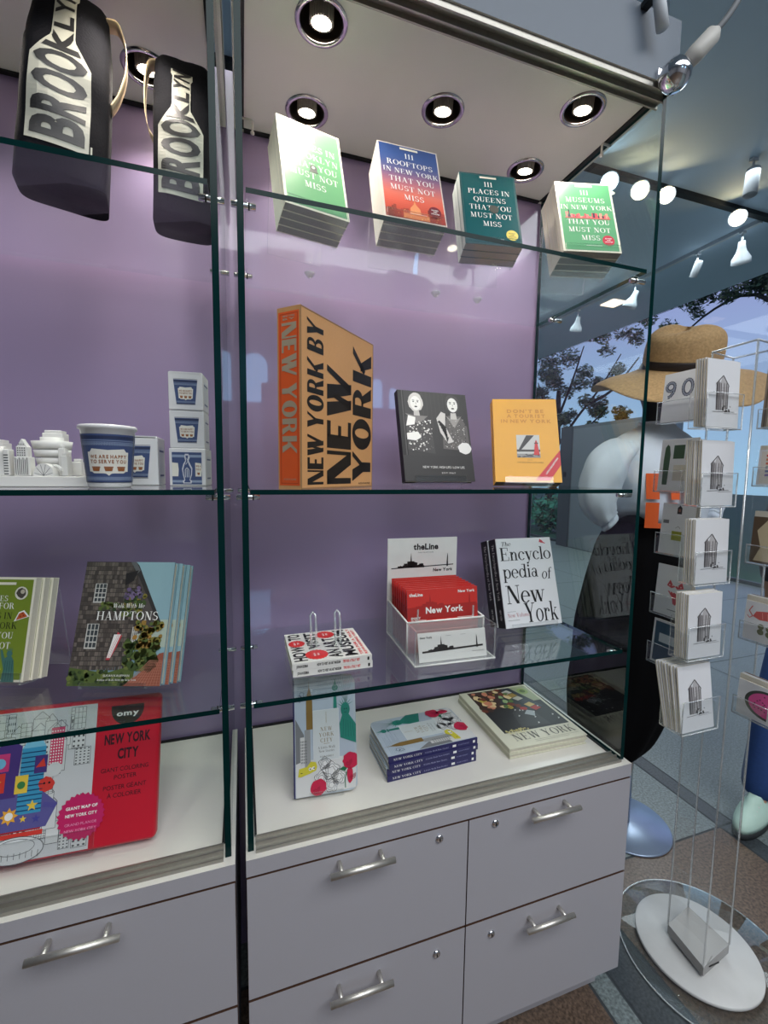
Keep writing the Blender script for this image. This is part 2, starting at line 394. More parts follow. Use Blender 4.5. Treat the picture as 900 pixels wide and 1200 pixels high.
# rear wall with three high arched windows, and the glazed garden side on the right
def rear_wall():
    mb = MB(); z0 = 2.62
    arches = [(.24, .41, 3.44), (2.40, .21, 3.18), (2.715, .20, 3.04)]
    y0, y1 = YB-0.2, YB; x = XL
    mb.box(XL, XR, y0, y1, 0, z0, WALLM)
    def arc(c, w, t, n=14): zs = t-w/2; return [(c+w/2*math.cos(PI*i/n), zs+w/2*math.sin(PI*i/n)) for i in range(n+1)]
    for c, w, t in arches:
        mb.box(x, c-w/2, y0, y1, z0, CEIL, WALLM); x = c+w/2
        mb.prism([(c+w/2, CEIL)]+arc(c, w, t)+[(c-w/2, CEIL)], y0, y1, 'y', WALLM)
    mb.box(x, XR, y0, y1, z0, CEIL, WALLM)
    struct(mb.build('wall_rear'))
    dayl = mat('daylit_pane', (150, 204, 250), 0.3, emit=6.0)
    for i, (c, w, t) in enumerate(arches):
        o = MB(); o.prism([(c-w/2, z0), (c+w/2, z0)]+arc(c, w, t), YB-.12, YB-.10, 'y', dayl); struct(o.build('window_%d' % (i+2)))
rear_wall()
def garden_side():
    mb = MB(); mb.box(XR, XR+.06, YB, 1.0, 0, CEIL, WALLM); struct(mb.build('wall_right'))
    g = MB(); g.box(XR+.01, XR+.03, 1.0, YF, 0.0, CEIL, GLASS, mats=[GLASS_EDGE]*4+[WINDOW_GLASS]*2); struct(g.build('window_1'))
    b = MB(); b.box(XR-.01, XR+.05, 1.0, YF, 0.001, 0.05, mat('sill_metal', (88, 94, 98), 0.5, 0.6)); struct(b.build('trim_1'))
    e = MB(); e.box(XR+.06, 40, -20, 40, -.14, -.02, mat('garden_soil', (52, 92, 66), 0.9, noise=0.5, scale=3)); struct(e.build('garden_ground'))
garden_side()
mb = MB(); mb.box(XL, XR, YF, YF+.15, 0, CEIL, WALLM); struct(mb.build('wall_far'))
mb = MB(); mb.box(XL-.15, XL, YB, YF, 0, CEIL, WALLM); struct(mb.build('wall_left'))

# the lilac partition behind both show cases
X0, X1, D = 0.0, 0.972, 0.464
ZC, ZT, ZTOP = 0.70, 2.347, 2.487
mb = MB(); mb.box(-2.2, X1, D, D+.06, 0, ZTOP, PURP); struct(mb.build('wall_back'))

# ================================================================== SHOW CASES
def grid_with_holes(mb, x0, x1, y0, y1, z, cells, half, r, m):
    xs = sorted(set([x0, x1]+[c[0]+s*half for c in cells for s in (-1, 1)]))
    ys = sorted(set([y0, y1]+[c[1]+s*half for c in cells for s in (-1, 1)]))
    for a, b in zip(xs[:-1], xs[1:]):
        for c, d in zip(ys[:-1], ys[1:]):
            cx, cy = (a+b)/2, (c+d)/2
            if any(abs(cx-q[0]) < half and abs(cy-q[1]) < half for q in cells): continue
            mb.face([(a, c, z), (a, d, z), (b, d, z), (b, c, z)], m)
    n = 32
    for q in cells:
        ins = [(q[0]+r*math.cos(2*PI*k/n), q[1]+r*math.sin(2*PI*k/n), z) for k in range(n)]
        out = []
        for k in range(n):
            c, s_ = math.cos(2*PI*k/n), math.sin(2*PI*k/n); f = half/max(abs(c), abs(s_))
            out.append((q[0]+f*c, q[1]+f*s_, z))
        for k in range(n):
            j = (k+1) % n; mb.face([out[k], ins[k], ins[j], out[j]], m)

LAMPS = [(0.170, 0.118), (0.173, 0.345), (0.490, 0.232), (0.811, 0.118), (0.811, 0.345)]
GT = 0.0115
def show_case(x, label, side):
    root = thing('display_cabinet', label, 'display cabinet', (x, 0, 0), group='glass show cases along the lilac wall')
    w = X1
    b = MB(); b.box(0.0, w, 0.0185, D, 0.10, 0.664, LAM, mats=[LAM, LAM, LAMEDGE, LAM, LAM, LAM]); b.build('base_cabinet', root)  # front face coloured dark brown to put shade into the drawer gaps
    k = MB(); k.box(0.02, w-.02, 0.055, D-.01, 0.0, 0.0995, LAM); k.build('kick_base', root)
    c = MB()
    c.box(0, w, 0, D-.0005, 0.665, ZC, LAM, mats=[LAM, CNT, LAM, LAM, LAM, LAM])
    c.build('counter_top', root)
    for bx in ((0.022, w-.026, D-.012, D-.002, ZC, ZC+.003), (w-.026, w-.0195, .055, D-.012, ZC, ZC+.003), (0.0175, .022, .055, D-.012, ZC, ZC+.003),
               (0.024, w-.030, D-.016, D-.003, ZT-.004, ZT-.0005), (w-.030, w-.0195, .04, D-.016, ZT-.004, ZT-.0005), (.0175, .024, .04, D-.016, ZT-.004, ZT-.0005)):
        g = MB(); g.box(*bx, BLACK); g.build('gasket_gap_strip', root)  # black counter gasket lines; canopy strips paint in the dark glass slot
    t = MB()     # sliding door tracks with two grooves
    pr = [(.012, 0), (.012, .007), (.015, .007), (.015, .002), (.028, .002), (.028, .010), (.031, .010), (.031, .002), (.046, .002), (.046, .008), (.049, .008), (.049, 0)]
    t.prism([(y, ZC+z+.0002) for y, z in pr], 0.019, w-.022, 'x', ALU); t.build('door_track', root)
    # canopy: closed box, open holes for the lamps
    cv = MB()
    cells = LAMPS
    grid_with_holes(cv, 0, w, 0.055, D-.0005, ZT, cells, 0.0515, 0.043, CANOPYW)
    cv.face([(0, 0, ZT), (0, .055, ZT), (w, .055, ZT), (w, 0, ZT)], CANOPYW)
    FASC = mat('fascia_grey', (104, 114, 126), 0.5, noise=0.03)
    cv.face([(0, 0, ZT), (w, 0, ZT), (w, 0, ZTOP), (0, 0, ZTOP)], FASC)
    cv.face([(0, 0, ZT), (0, 0, ZTOP), (0, D-.0005, ZTOP), (0, D-.0005, ZT)], CANOPYW)
    cv.face([(w, 0, ZT), (w, D-.0005, ZT), (w, D-.0005, ZTOP), (w, 0, ZTOP)], CANOPYW)
    cv.face([(0, 0, ZTOP), (w, 0, ZTOP), (w, D-.0005, ZTOP), (0, D-.0005, ZTOP)], FASC)
    cv.face([(0, D-.0005, ZT), (0, D-.0005, ZTOP), (w, D-.0005, ZTOP), (w, D-.0005, ZT)], CANOPYW)
    cvo = cv.build('canopy', root)
    t2 = MB(); pr2 = [(.004, 0), (.004, -.012), (.008, -.012), (.008, -.004), (.024, -.004), (.024, -.016), (.028, -.016), (.028, -.004), (.047, -.004), (.047, -.013), (.051, -.013), (.051, 0)]
    t2.prism([(y, ZT+z-.0002) for y, z in pr2], 0.0, w-.004, 'x', ALU); t2.build('upper_track', cvo)
    # end panels of thick glass
    zs = SHZ
    for s, px in (('l', .004), ('r', w-.0045-GT-.0025)):
        p = MB(); p.box(px, px+GT, .020, D-.008, ZC+.0005, ZT-.0005, GLASS, mats=[GLASS_EDGE, GLASS_EDGE, GLASS_EDGE, GLASS_EDGE, GLASS, GLASS])
        po = p.build('glass_panel', root)
        for z in zs:
            for y in (.06, .36):
                q = MB(); o0, o1 = (px-.010, px+GT+.022) if s == 'l' else (px-.022, px+GT+.010)
                q.cyl((o0, y, z-.0155), (o1, y, z-.0155), .0058, CHROME); mid = px+GT+.010 if s == 'l' else px-.010
                q.cyl((mid-.0012, y, z-.0155), (mid+.0012, y, z-.0155), .0066, BLACK)
                q.build('shelf_pin', po)
    # drawers
    for row, (z0, z1) in enumerate(((.3965, .6605), (.104, .3905))):
        for col, (a, bb) in enumerate(((.001, .4875), (.4905, w-.001))):
            d = MB(); d.box(a, bb, 0.0, .0182, z0, z1, LAM, mats=[LAMEDGE, LAMEDGE, LAM, LAM, LAMEDGE, LAMEDGE])
            do = d.build('drawer', root)
            cx = .230 if col == 0 else .712; zh = z1-.015 if row == 0 else z1-.034
            h = MB(); h.cyl((cx-.069, -.030, zh), (cx+.069, -.030, zh), .0062, STEEL, 14)
            for q in (-.045, .045): h.cyl((cx+q, 0.0005, zh), (cx+q, -.030, zh), .0048, STEEL, 12)
            h.build('handle', do)
            lx = .415 if col == 0 else .560; zl = z1-.024 if row == 0 else z1-.042
            l = MB(); M = Matrix.Translation((lx, 0, zl)) @ Matrix.Rotation(rad(90), 4, 'X')
            l.lathe([(.0001, .0045), (.006, .0045), (.0088, .003), (.0098, 0), (.0098, -.004)], CHROME, M=M, n=20)
            l.box(lx-.0012, lx+.0012, -.0052, -.0044, zl-.004, zl+.004, BLACK); l.build('lock', do)
    return root
SHZ = [1.957, 1.4224, 1.0014]
show_case(X0, 'right glass-fronted display cabinet of four drawers under the travel book shelves', 'r')
show_case(-0.992, 'left glass display cabinet, cropped by the frame, with a blue cup and black totes inside', 'l')

def shelf(x, z, label):
    m = MB(); m.box(x+.0195, x+X1-.0235, .030, .448, z-.0095, z, GLASS, mats=[GLASS, GLASS, GLASS_EDGE, GLASS, GLASS_EDGE, GLASS_EDGE])
    tag(m.build('glass_shelf'), label, 'shelf', 'green-edged glass shelves in the show cases')
for x, nm in ((0, 'right'), (-.992, 'left')):
    for z, c in zip(SHZ, (('carrying the four stands of yellow-lettered city guides', 'carrying the orange-spined box book', 'carrying the red card display'),
                          ('holding up the two black tote bags', 'holding the blue coffee cup and white model city', 'carrying the shingle-house book'))[0 if nm == 'right' else 1]):
        if 'yellow-lettered' in c: c = 'carrying four acrylic stands of city guides'
        shelf(x, z, 'clear glass shelf %s, %s cabinet' % (c, nm))

LAMPON = mat('lamp_face', (255, 240, 214), 0.4, emit=34.0)
RING = mat('lamp_ring_chrome', (205, 200, 208), 0.16, 1.0)
CUPM = mat('lamp_cup', (70, 62, 58), 0.35, 0.6)
def downlight(x, y, label, lit=True):
    root = thing('downlight', label, 'downlight', (x, y, ZT), group='recessed downlights in the cabinet canopies')
    r = MB(); r.lathe([(.0420, .0005), (.0425, -.0035), (.047, -.0050), (.0515, -.0035), (.0530, -.0006)], RING, n=40); r.build('trim_ring', root)
    c = MB(); c.lathe([(.0418, .000), (.041, .012), (.036, .050), (.030, .072), (.0005, .074)], CUPM, n=32); c.build('reflector_cup', root)
    l = MB(); ax = Matrix.Rotation(rad(10), 4, 'X')
    l.lathe([(.0005, -.004), (.018, -.0035), (.0195, -.003)], LAMPON, M=ax, n=28)
    n = 28; rib = mat('lamp_fins', (200, 192, 180), 0.4, 0.4)
    for k in range(n):
        a = 2*PI*k/n; l.box(.0196, .0240, -.0012, .0012, -.003, .030, rib, M=ax @ Matrix.Rotation(a, 4, 'Z'))
    l.lathe([(.0196, -.003), (.0190, .030), (.012, .060)], rib, M=ax, n=28); l.build('bulb', root)
    li = bpy.data.lights.new('downlight_beam', 'SPOT'); li.energy = SPOT_W; li.color = (1.0, 0.90, 0.80); li.spot_size = rad(118); li.spot_blend = 0.75; li.shadow_soft_size = 0.022
    lo = bpy.data.objects.new('downlight_beam', li); COL.objects.link(lo); lo.parent = root; lo.location = (0, 0.0, -.010)
for (x, y), t in zip(LAMPS, ('nearest the front left corner of the right canopy', 'above the green Brooklyn guide', 'above and between the sunset and teal guides', 'largest at the front right of the right canopy', 'above the light green museum guide')):
    downlight(x, y, 'lit chrome recessed downlight '+t)
for (x, y), t in zip(LAMPS[3:], ('at the front right of the left canopy', 'between the two black tote bags')):
    downlight(x-.992, y, 'lit chrome recessed downlight '+t)
for (x, y), t in zip(LAMPS[2:3], ('in the middle of the left canopy',)):
    downlight(x-.992, y, 'lit chrome recessed downlight '+t)

# small bent wire clips under the canopy
def clip(p, q, label):
    m = MB(); m.tube([p, (p[0]+q, p[1], p[2]), (p[0]+q*1.1, p[1], p[2]-.004), (p[0]+q*1.1, p[1], p[2]-.03)], .0028, STEEL, 8)
    m.lathe([(.0001, -.034), (.005, -.032), (.005, -.028), (.0001, -.026)], STEEL, c=(p[0]+q*1.1, p[1], p[2]), n=10)
    tag(m.build('wire_clip'), label, 'clip', 'bent wire clips on the glass panels')
clip((.018, .40, 2.335), .024, 'small bent metal clip at the top left of the right cabinet')
clip((.952, .17, 2.33), -.026, 'small bent metal clip under the canopy by the right glass panel')

# ================================================================== BOOKS
CREAM = K(240, 234, 214); INKW = K(244, 243, 238); INKB = K(18, 17, 18); GREYINK = K(120, 120, 122)
def book(name, label, cat, loc, rot, w, h, d, cover, art=None, spine=None, spine_mat=None, pages=PAGE, group=None, hard=True, back=None):
    """front cover faces local -y, spine on local -x, stands on local z=0"""
    root = thing(name, label, cat, loc, rot, group)
    t = .0028 if hard else .0009; o = .003 if hard else 0.0006
    mb = MB(); sm = spine_mat or cover; bk = back or cover
    mb.box(-w/2, w/2, 0, t, 0, h, cover)
    mb.box(-w/2, w/2, d-t, d, 0, h, bk)
    mb.box(-w/2, -w/2+t, t, d-t, 0, h, sm)
    if art: art(Draw(mb, plane((-w/2, 0, 0), (w, 0, 0), (0, 0, h), (0, -1, 0)), w, h))
    if spine: spine(Draw(mb, plane((-w/2, d, 0), (0, -d, 0), (0, 0, h), (-1, 0, 0)), d, h))
    mb.build('cover', root)
    p = MB(); p.box(-w/2+t+.0003, w/2-o, t+.0002, d-t-.0002, o, h-o, pages); p.build('page_block', root)
    return root
def local(rot, v): return Euler(rot).to_matrix() @ Vector(v)
ORD = ['', 'second', 'third', 'fourth', 'fifth', 'sixth', 'seventh', 'eighth']
def stack_behind(src, n, step, labels, jitter=0.0, side=0.0):
    out = [src]
    for k in range(1, n):
        off = local(src.rotation_euler, (side*k+random.uniform(-jitter, jitter), step*k, 0))
        out.append(dup(src, Vector(src.location)+off, src.rotation_euler, labels(k)))
    return out

def sheet(mb, path, t, x0, x1, m, me, cut=None):
    """bent sheet: path of (y, z) extruded along x, thickness t"""
    n = len(path); P = [Vector(p) for p in path]; A = []; B = []
    for i in range(n):
        d0 = (P[i]-P[i-1]).normalized() if i else (P[1]-P[0]).normalized()
        d1 = (P[i+1]-P[i]).normalized() if i < n-1 else d0
        n0 = Vector((-d0.y, d0.x)); n1 = Vector((-d1.y, d1.x)); b = (n0+n1)
        b = b.normalized() if b.length > 1e-6 else n0
        k = t/2/max(b.dot(n0), .4); A.append(P[i]+b*k); B.append(P[i]-b*k)
    for i in range(n-1):
        for Q in (A, B):
            f = [(x0, Q[i].x, Q[i].y), (x1, Q[i].x, Q[i].y), (x1, Q[i+1].x, Q[i+1].y), (x0, Q[i+1].x, Q[i+1].y)]
            mb.face(f if Q is A else f[::-1], m)
        for x in (x0, x1):
            mb.face([(x, A[i].x, A[i].y), (x, A[i+1].x, A[i+1].y), (x, B[i+1].x, B[i+1].y), (x, B[i].x, B[i].y)], me)
    for i in (0, n-1):
        mb.face([(x0, A[i].x, A[i].y), (x1, A[i].x, A[i].y), (x1, B[i].x, B[i].y), (x0, B[i].x, B[i].y)], me)
def easel(label, loc, yaw, tilt, w, d, bh, lip=.022, zf=None, leg=.5, group='clear acrylic book stands'):
    """acrylic stand whose ledge carries a stack of depth d; loc = centre of the stack's front bottom edge"""
    zf = loc[2]
    U = Vector((math.sin(tilt), math.cos(tilt))); Dp = Vector((math.cos(tilt), -math.sin(tilt)))
    P0 = -Dp*.0045-U*.0035
    pts = [P0+U*lip, P0, P0+Dp*(d+.0095), P0+Dp*(d+.0095)+U*bh]
    return pts, U, Dp, P0
def make_easel(label, base, floor_z, yaw, tilt, w, d, bh, lip=.022, group='clear acrylic book stands'):
    pts, U, Dp, P0 = easel(label, base, yaw, tilt, w, d, bh, lip)
    top = pts[3]; foot = Vector((top.x+.035, floor_z-base[2]+.0022))
    drop = pts[2].y-(floor_z-base[2])
    mb = MB(); sheet(mb, [tuple(p) for p in pts]+[(top.x+.012, top.y+.002), tuple(foot)], .003, -w/2, w/2, ACRYL, ACRYL_EDGE)
    o = mb.build('acrylic_book_stand', loc=base, rot=(0, 0, yaw))
    return tag(o, label, 'book stand', group)

# ---- the four stands of city guides on the upper shelf
def guide_art(base, lines, extra=None, ink=INKW, plate=None):
    def art(dr):
        dr.layer(1).rect(.035, .022, .965, .978, base) if base else None
        dr.layer(2)
        if plate: dr.rect(.36, .935, .66, .962, plate)
        v = .865
        for t, hv in lines:
            if t: dr.textc(t, .5, v-hv+.02, hv, ink, 'serif', .10, 1.13)
            v -= .112 if t != '' else .095
        dr.rect(.40, .085, .68, .089, ink)
        if extra: extra(dr)
    return art
H_ = .068
def brooklyn_x(dr):
    dr.layer(3); g = K(70, 78, 70)
    dr.ell(.50, .50, .055, None, g, 20); dr.rect(.445, .455, .555, .50, g); dr.rect(.43, .445, .57, .46, g)
    dr.layer(4).ell(.50, .505, .026, None, K(200, 205, 190), 14)
def roof_bands(dr):
    dr.layer(1); stops = [(178, 70, 48), (205, 78, 52), (226, 96, 72), (226, 116, 96), (196, 112, 118), (148, 100, 128), (98, 92, 138), (62, 84, 140), (46, 78, 138), (40, 72, 132)]
    n = 36
    for i in range(n):
        q = i/(n-1)*(len(stops)-1); a = int(min(q, len(stops)-2)); f = q-a
        c = [int(stops[a][k]*(1-f)+stops[a+1][k]*f) for k in range(3)]
        dr.rect(.02, .015+.97*i/n, .98, .015+.97*(i+1)/n+.0005, K(*c))
    dr.layer(2); r = random.Random(3); x = .02
    while x < .97:
        b = r.uniform(.03, .08); hh = r.uniform(.04, .16); dr.rect(x, .015, min(x+b, .98), .015+hh, K(150+int(r.uniform(-20, 30)), 58, 40)); x += b
    dr.layer(3); dr.poly([(.40, .02), (.60, .02), (.58, .16), (.52, .21), (.50, .27), (.48, .21), (.42, .16)], K(236, 150, 96)); dr.rect(.30, .02, .72, .09, K(224, 134, 84))
    for k in range(26):
        x, y = .04+.9*r.random(), .025+.10*r.random(); dr.rect(x, y, x+.012, y+.008, K(252, 196, 116))
def seal(cx, cy, col, ink=INKW):
    def f(dr):
        dr.layer(4).ell(cx, cy, .105, None, col, 30); dr.layer(5)
        for i, t in enumerate(('REVISED', 'AND', 'UPDATED')): dr.textc(t, cx, cy+.018-.024*i, .014, ink, 'bold')
    return f
def museums_x(dr):
    dr.layer(3); r = random.Random(8); cols = [K(226, 90, 92), K(240, 120, 120), K(40, 44, 60), K(214, 70, 80), K(246, 150, 130)]
    x = .12
    while x < .86:
        b = r.uniform(.015, .05); hh = r.uniform(.02, .085); dr.rect(x, .475, x+b, .475+hh, cols[r.randrange(5)]); x += b*.9
    dr.rect(.10, .468, .90, .480, K(226, 100, 100)); dr.rect(.17, .478, .19, .585, K(40, 44, 60)); dr.poly([(.15, .478), (.21, .478), (.18, .56)], K(40, 50, 62))
def GUIDE(key, nm, base_px, x, y, yaw, tilt, w, h, d, n, cover, art, look, spinem):
    z = SHZ[0]+.032; rot = (-tilt, 0, yaw)
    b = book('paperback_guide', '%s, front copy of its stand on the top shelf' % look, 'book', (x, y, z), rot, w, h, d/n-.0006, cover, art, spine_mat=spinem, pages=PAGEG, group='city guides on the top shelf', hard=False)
    stack_behind(b, n, d/n, lambda k: '%s copy from the front behind the %s' % (ORD[k], look), .0015)
    make_easel('clear acrylic stand holding the %s stack' % look, (x, y, z), SHZ[0], yaw, tilt, w*.93, d, h*.80)
mint = mat('cover_mint', (112, 172, 122), 0.30, noise=0.03, coat=0.25)
GUIDE('b', '', 0, .164, .119, rad(11), rad(17), .140, .214, .076, 4, CREAM, guide_art(mint, [('111', H_), ('PLACES IN', H_), ('BROOKLYN', H_), ('THAT YOU', H_), ('MUST NOT', H_), ('MISS', H_)], brooklyn_x, plate=CREAM), 'green Brooklyn guide', K(226, 224, 208))
roofc = mat('cover_roof', (228, 218, 205), 0.3)
def roof_art(dr):
    roof_bands(dr); guide_art(None, [('111', H_), ('ROOFTOPS', H_), ('IN NEW YORK', H_*.92), ('THAT YOU', H_), ('MUST NOT', H_), ('MISS', H_)], seal(.82, .155, K(120, 20, 36)), plate=CREAM)(DrawUp(dr, 3))
class DrawUp(Draw):
    """the same surface, a few printing layers higher"""
    def __init__(s, dr, n): Draw.__init__(s, dr.mb, lambda u, v, l: dr.P(u, v, l+n), dr.W, dr.H); s.L = dr.L
GUIDE('r', '', 0, .367, .083, rad(-1.6), rad(20), .141, .208, .077, 4, roofc, roof_art, 'sunset rooftop guide', K(226, 224, 214))
teal = mat('cover_teal', (20, 92, 96), 0.22, noise=0.03, coat=0.6)
def queens_x(dr):
    dr.layer(3); g = K(58, 62, 50); dr.ell(.56, .50, .085, None, g, 22, .06); dr.rect(.50, .455, .62, .475, g)
    seal(.83, .155, K(226, 204, 52), K(120, 100, 20))(dr)
GUIDE('q', '', 0, .575, .112, rad(-9.9), rad(18.8), .141, .209, .060, 3, mat('cover_teal_edge', (30, 84, 88), 0.3), guide_art(teal, [('111', H_), ('PLACES IN', H_), ('QUEENS', H_), ('THAT YOU', H_), ('MUST NOT', H_), ('MISS', H_)], queens_x, plate=CREAM), 'dark teal Queens guide', K(200, 210, 206))
mint2 = mat('cover_mint_light', (96, 168, 118), 0.3, noise=0.03, coat=0.25)
def mus_extra(dr): museums_x(dr); seal(.80, .165, K(198, 30, 60))(dr)
GUIDE('m', '', 0, .812, .060, rad(-14.4), rad(19.7), .144, .212, .080, 4, CREAM, guide_art(mint2, [('111', H_), ('MUSEUMS', H_), ('IN NEW YORK', H_*.92), ('', 0), ('THAT YOU', H_), ('MUST NOT', H_), ('MISS', H_)], mus_extra, plate=CREAM), 'light green museum guide', K(226, 224, 208))
# clear rubber feet / suction cups under the upper shelf stands
for px, lb in ((.172, 'below the green Brooklyn guide'), (.512, 'below the left of the teal Queens guide'), (.640, 'below the right of the teal Queens guide')):
    m = MB(); m.lathe([(.0005, -.0125), (.008, -.0125), (.014, -.0150), (.009, -.021), (.005, -.026), (.0005, -.027)], glass('rubber_clear', (.95, .97, .97), .10, .05, 3, haze=.25), n=20)
    tag(m.build('suction_cup', loc=(px, .30, SHZ[0]+.003)), 'clear suction cup under the top shelf glass '+lb, 'suction cup', 'clear suction cups')

# ---- middle shelf: big box book, photo book, yellow guide
FATF = {}
def fat(mb_dr, t, x0, x1, v0, v1, m):
    mb_dr.text(t, x0, v0, x1, v1, m, 'fat', .07, rot=90)
def make_fat():
    """heavy wedge capitals: very thick left stems and thin strokes"""
    R = lambda a, b, c, d: [(a, b), (c, b), (c, d), (a, d)]
    def ring(cx, cy, rx, ry, ix, iy, a0=0, a1=360, n=24, dx=0):
        o = []
        for i in range(n):
            a = rad(a0+(a1-a0)*i/n); b = rad(a0+(a1-a0)*(i+1)/n)
            o.append([(cx+rx*math.cos(a), cy+ry*math.sin(a)), (cx+rx*math.cos(b), cy+ry*math.sin(b)), (cx+dx+ix*math.cos(b), cy+iy*math.sin(b)), (cx+dx+ix*math.cos(a), cy+iy*math.sin(a))])
        return o
    F = {}
    F['N'] = ([R(0, 0, .16, 1), R(.80, 0, .90, 1), [(0, 1), (.36, 1), (.90, 0), (.54, 0)]], .90)
    F['E'] = ([R(0, 0, .36, 1), R(.3, .86, .72, 1), R(.3, .43, .62, .56), R(.3, 0, .76, .14)], .76)
    F['W'] = ([[(0, 1), (.36, 1), (.56, 0), (.30, 0)], [(.50, 0), (.30, 0), (.52, .75), (.64, .72)], [(.44, 1), (.82, 1), (1.0, 0), (.72, 0)], [(.72, 0), (.94, 0), (1.32, 1), (1.16, 1)]], 1.32)
    F['Y'] = ([[(0, 1), (.38, 1), (.60, .45), (.30, .42)], [(.44, .5), (.58, .44), (.96, 1), (.80, 1)], R(.30, 0, .62, .48)], .96)
    F['O'] = (ring(.50, .5, .50, .52, .16, .38, dx=.03), 1.0)
    F['R'] = ([R(0, 0, .34, 1), R(.30, .88, .52, 1), R(.30, .44, .50, .54), [(.40, .50), (.66, .50), (.98, 0), (.60, 0)]]+ring(.48, .725, .34, .275, .10, .17, -90, 90), .98)
    F['K'] = ([R(0, 0, .34, 1), [(.30, .42), (.44, .34), (1.06, 1), (.84, 1)], [(.38, .60), (.62, .62), (1.02, 0), (.62, 0)]], 1.06)
    F['B'] = ([R(0, 0, .36, 1), R(.3, .88, .50, 1), R(.3, .46, .52, .56), R(.3, 0, .52, .12)]+ring(.48, .75, .30, .25, .10, .14, -90, 90)+ring(.50, .26, .36, .27, .12, .15, -90, 90), .86)
    for k, v in F.items(): GL[('fat', k)] = v
make_fat()
gold = mat('tan_gold_cloth', (212, 158, 104), 0.4, noise=0.06, scale=200, metal=0.1)
orange = mat('orange_spine', (236, 96, 40), 0.42, noise=0.04)
silver = K(176, 160, 136)
def nyby_art(dr):
    dr.layer(1); dr.frame(.0, .0, 1, 1, .010, K(150, 112, 74)); dr.layer(2)
    fat(dr, 'NEW YORK BY', .07, .26, .025, .955, INKB)
    fat(dr, 'NEW', .305, .64, .025, .74, INKB)
    fat(dr, 'YORK', .665, .965, .04, .92, INKB)
    dr.text('ASSOULINE', .76, .018, .955, .031, INKB, 'sans')
def nyby_spine(dr):
    dr.layer(1).rect(.06, .02, .94, .975, orange); dr.layer(2)
    dr.frame(.12, .03, .90, .965, .03, K(206, 74, 30)); dr.layer(3)
    dr.text('NEW YORK', .20, .20, .84, .915, silver, 'fat', .07, rot=-90)
    for i, t in enumerate(('NEW YORK', 'BY')): dr.text(t, .26, .945-.016*i, .78, .955-.016*i, silver, 'bold')
    dr.text('ASSOULINE', .24, .05, .80, .06, silver, 'sans')
nb = book('slipcase_book', 'large tan box book with orange spine reading NEW YORK on the middle shelf', 'book', (.219, .147, SHZ[1]), (0, 0, rad(44.7)), .290, .353, .057, gold, nyby_art, nyby_spine, spine_mat=gold)

def face_bits(dr, cx, cy, r, skin, hair, dark):
    dr.ell(cx, cy+.012, r*1.25, r*1.5*dr.W/dr.H, hair, 22, .06)
    DrawUp(dr, 1).ell(cx, cy, r*.88, r*1.15*dr.W/dr.H, skin, 20)
    d2 = DrawUp(dr, 2)
    for s in (-1, 1):
        d2.ell(cx+s*r*.36, cy+r*.22*dr.W/dr.H, r*.15, r*.09*dr.W/dr.H, dark, 8); d2.line([(cx+s*r*.16, cy+r*.45*dr.W/dr.H), (cx+s*r*.56, cy+r*.44*dr.W/dr.H)], r*.09, dark)
    d2.ell(cx, cy-r*.56*dr.W/dr.H, r*.26, r*.12*dr.W/dr.H, dark, 10); d2.line([(cx, cy+.01), (cx+r*.08, cy-r*.22*dr.W/dr.H)], r*.08, K(150, 146, 142))
def photo_art(dr):
    dk = K(26, 24, 24); mid = K(92, 88, 86); lt = K(206, 202, 198); vl = K(236, 234, 230)
    dr.layer(1).rect(.08, .22, 1, 1, K(38, 35, 35)); r = random.Random(5)
    for k in range(6): dr.layer(1.6).rect(.34+.06*k, .55, .345+.06*k, 1, K(58, 54, 54))
    # a woman with short fair hair in a sequinned dress, and a smiling woman in a pale jacket
    dr.layer(2).poly([(.08, .34), (.46, .30), (.44, .58), (.36, .72), (.20, .76), (.08, .70)], K(58, 55, 55))
    dr.layer(2).poly([(.58, .36), (.98, .34), (.97, .62), (.88, .74), (.70, .74), (.60, .60)], mid)
    dr.layer(3)
    for k in range(120):
        x, y = r.uniform(.10, .44), r.uniform(.33, .68); q = r.uniform(.004, .014); dr.ell(x, y, q, None, [lt, vl, mid][r.randrange(3)], 6)
    for k in range(110):
        x, y = r.uniform(.62, .95), r.uniform(.37, .70); q = r.uniform(.003, .009); dr.ell(x, y, q, None, [lt, K(140, 136, 132), dk][r.randrange(3)], 6)
    dr.layer(4)
    face_bits(dr, .24, .86, .085, vl, lt, dk); face_bits(dr, .78, .865, .088, vl, K(60, 56, 56), dk)
    dr.layer(4).poly([(.08, .52), (.24, .54), (.28, .48), (.20, .44), (.08, .45)], vl); dr.poly([(.08, .60), (.20, .62), (.22, .70), (.12, .72)], vl)
    dr.poly([(.52, .70), (.60, .78), (.66, .76), (.64, .62), (.74, .44), (.66, .42), (.56, .54)], lt)
    for k in range(7): dr.layer(5).poly([(.53+.02*k, .66-.03*k), (.56+.02*k, .68-.03*k), (.66, .60-.025*k), (.64, .58-.025*k)], dk)
    dr.layer(4).ell(.90, .37, .10, .065, vl, 20, .06)
    dr.layer(3.5).poly([(.20, .70), (.29, .70), (.27, .84), (.21, .84)], K(190, 186, 182)); dr.poly([(.73, .70), (.83, .70), (.81, .84), (.75, .84)], K(196, 192, 188)); dr.poly([(.66, .74), (.73, .70), (.83, .70), (.90, .74), (.78, .60)], K(150, 146, 142)); dr.poly([(.08, .74), (.20, .72), (.29, .72), (.40, .72), (.25, .62)], K(120, 116, 114))
    dr.layer(3).rect(.0, 0, 1, .28, K(34, 31, 31))
    dr.layer(5).text('NEW YORK: HIGH LIFE / LOW LIFE', .26, .140, .86, .165, vl, 'sans', .16); dr.text('EST 1967', .52, .082, .72, .098, lt, 'sans', .16)
    dr.layer(2).rect(.05, 0, .065, 1, K(70, 66, 66))
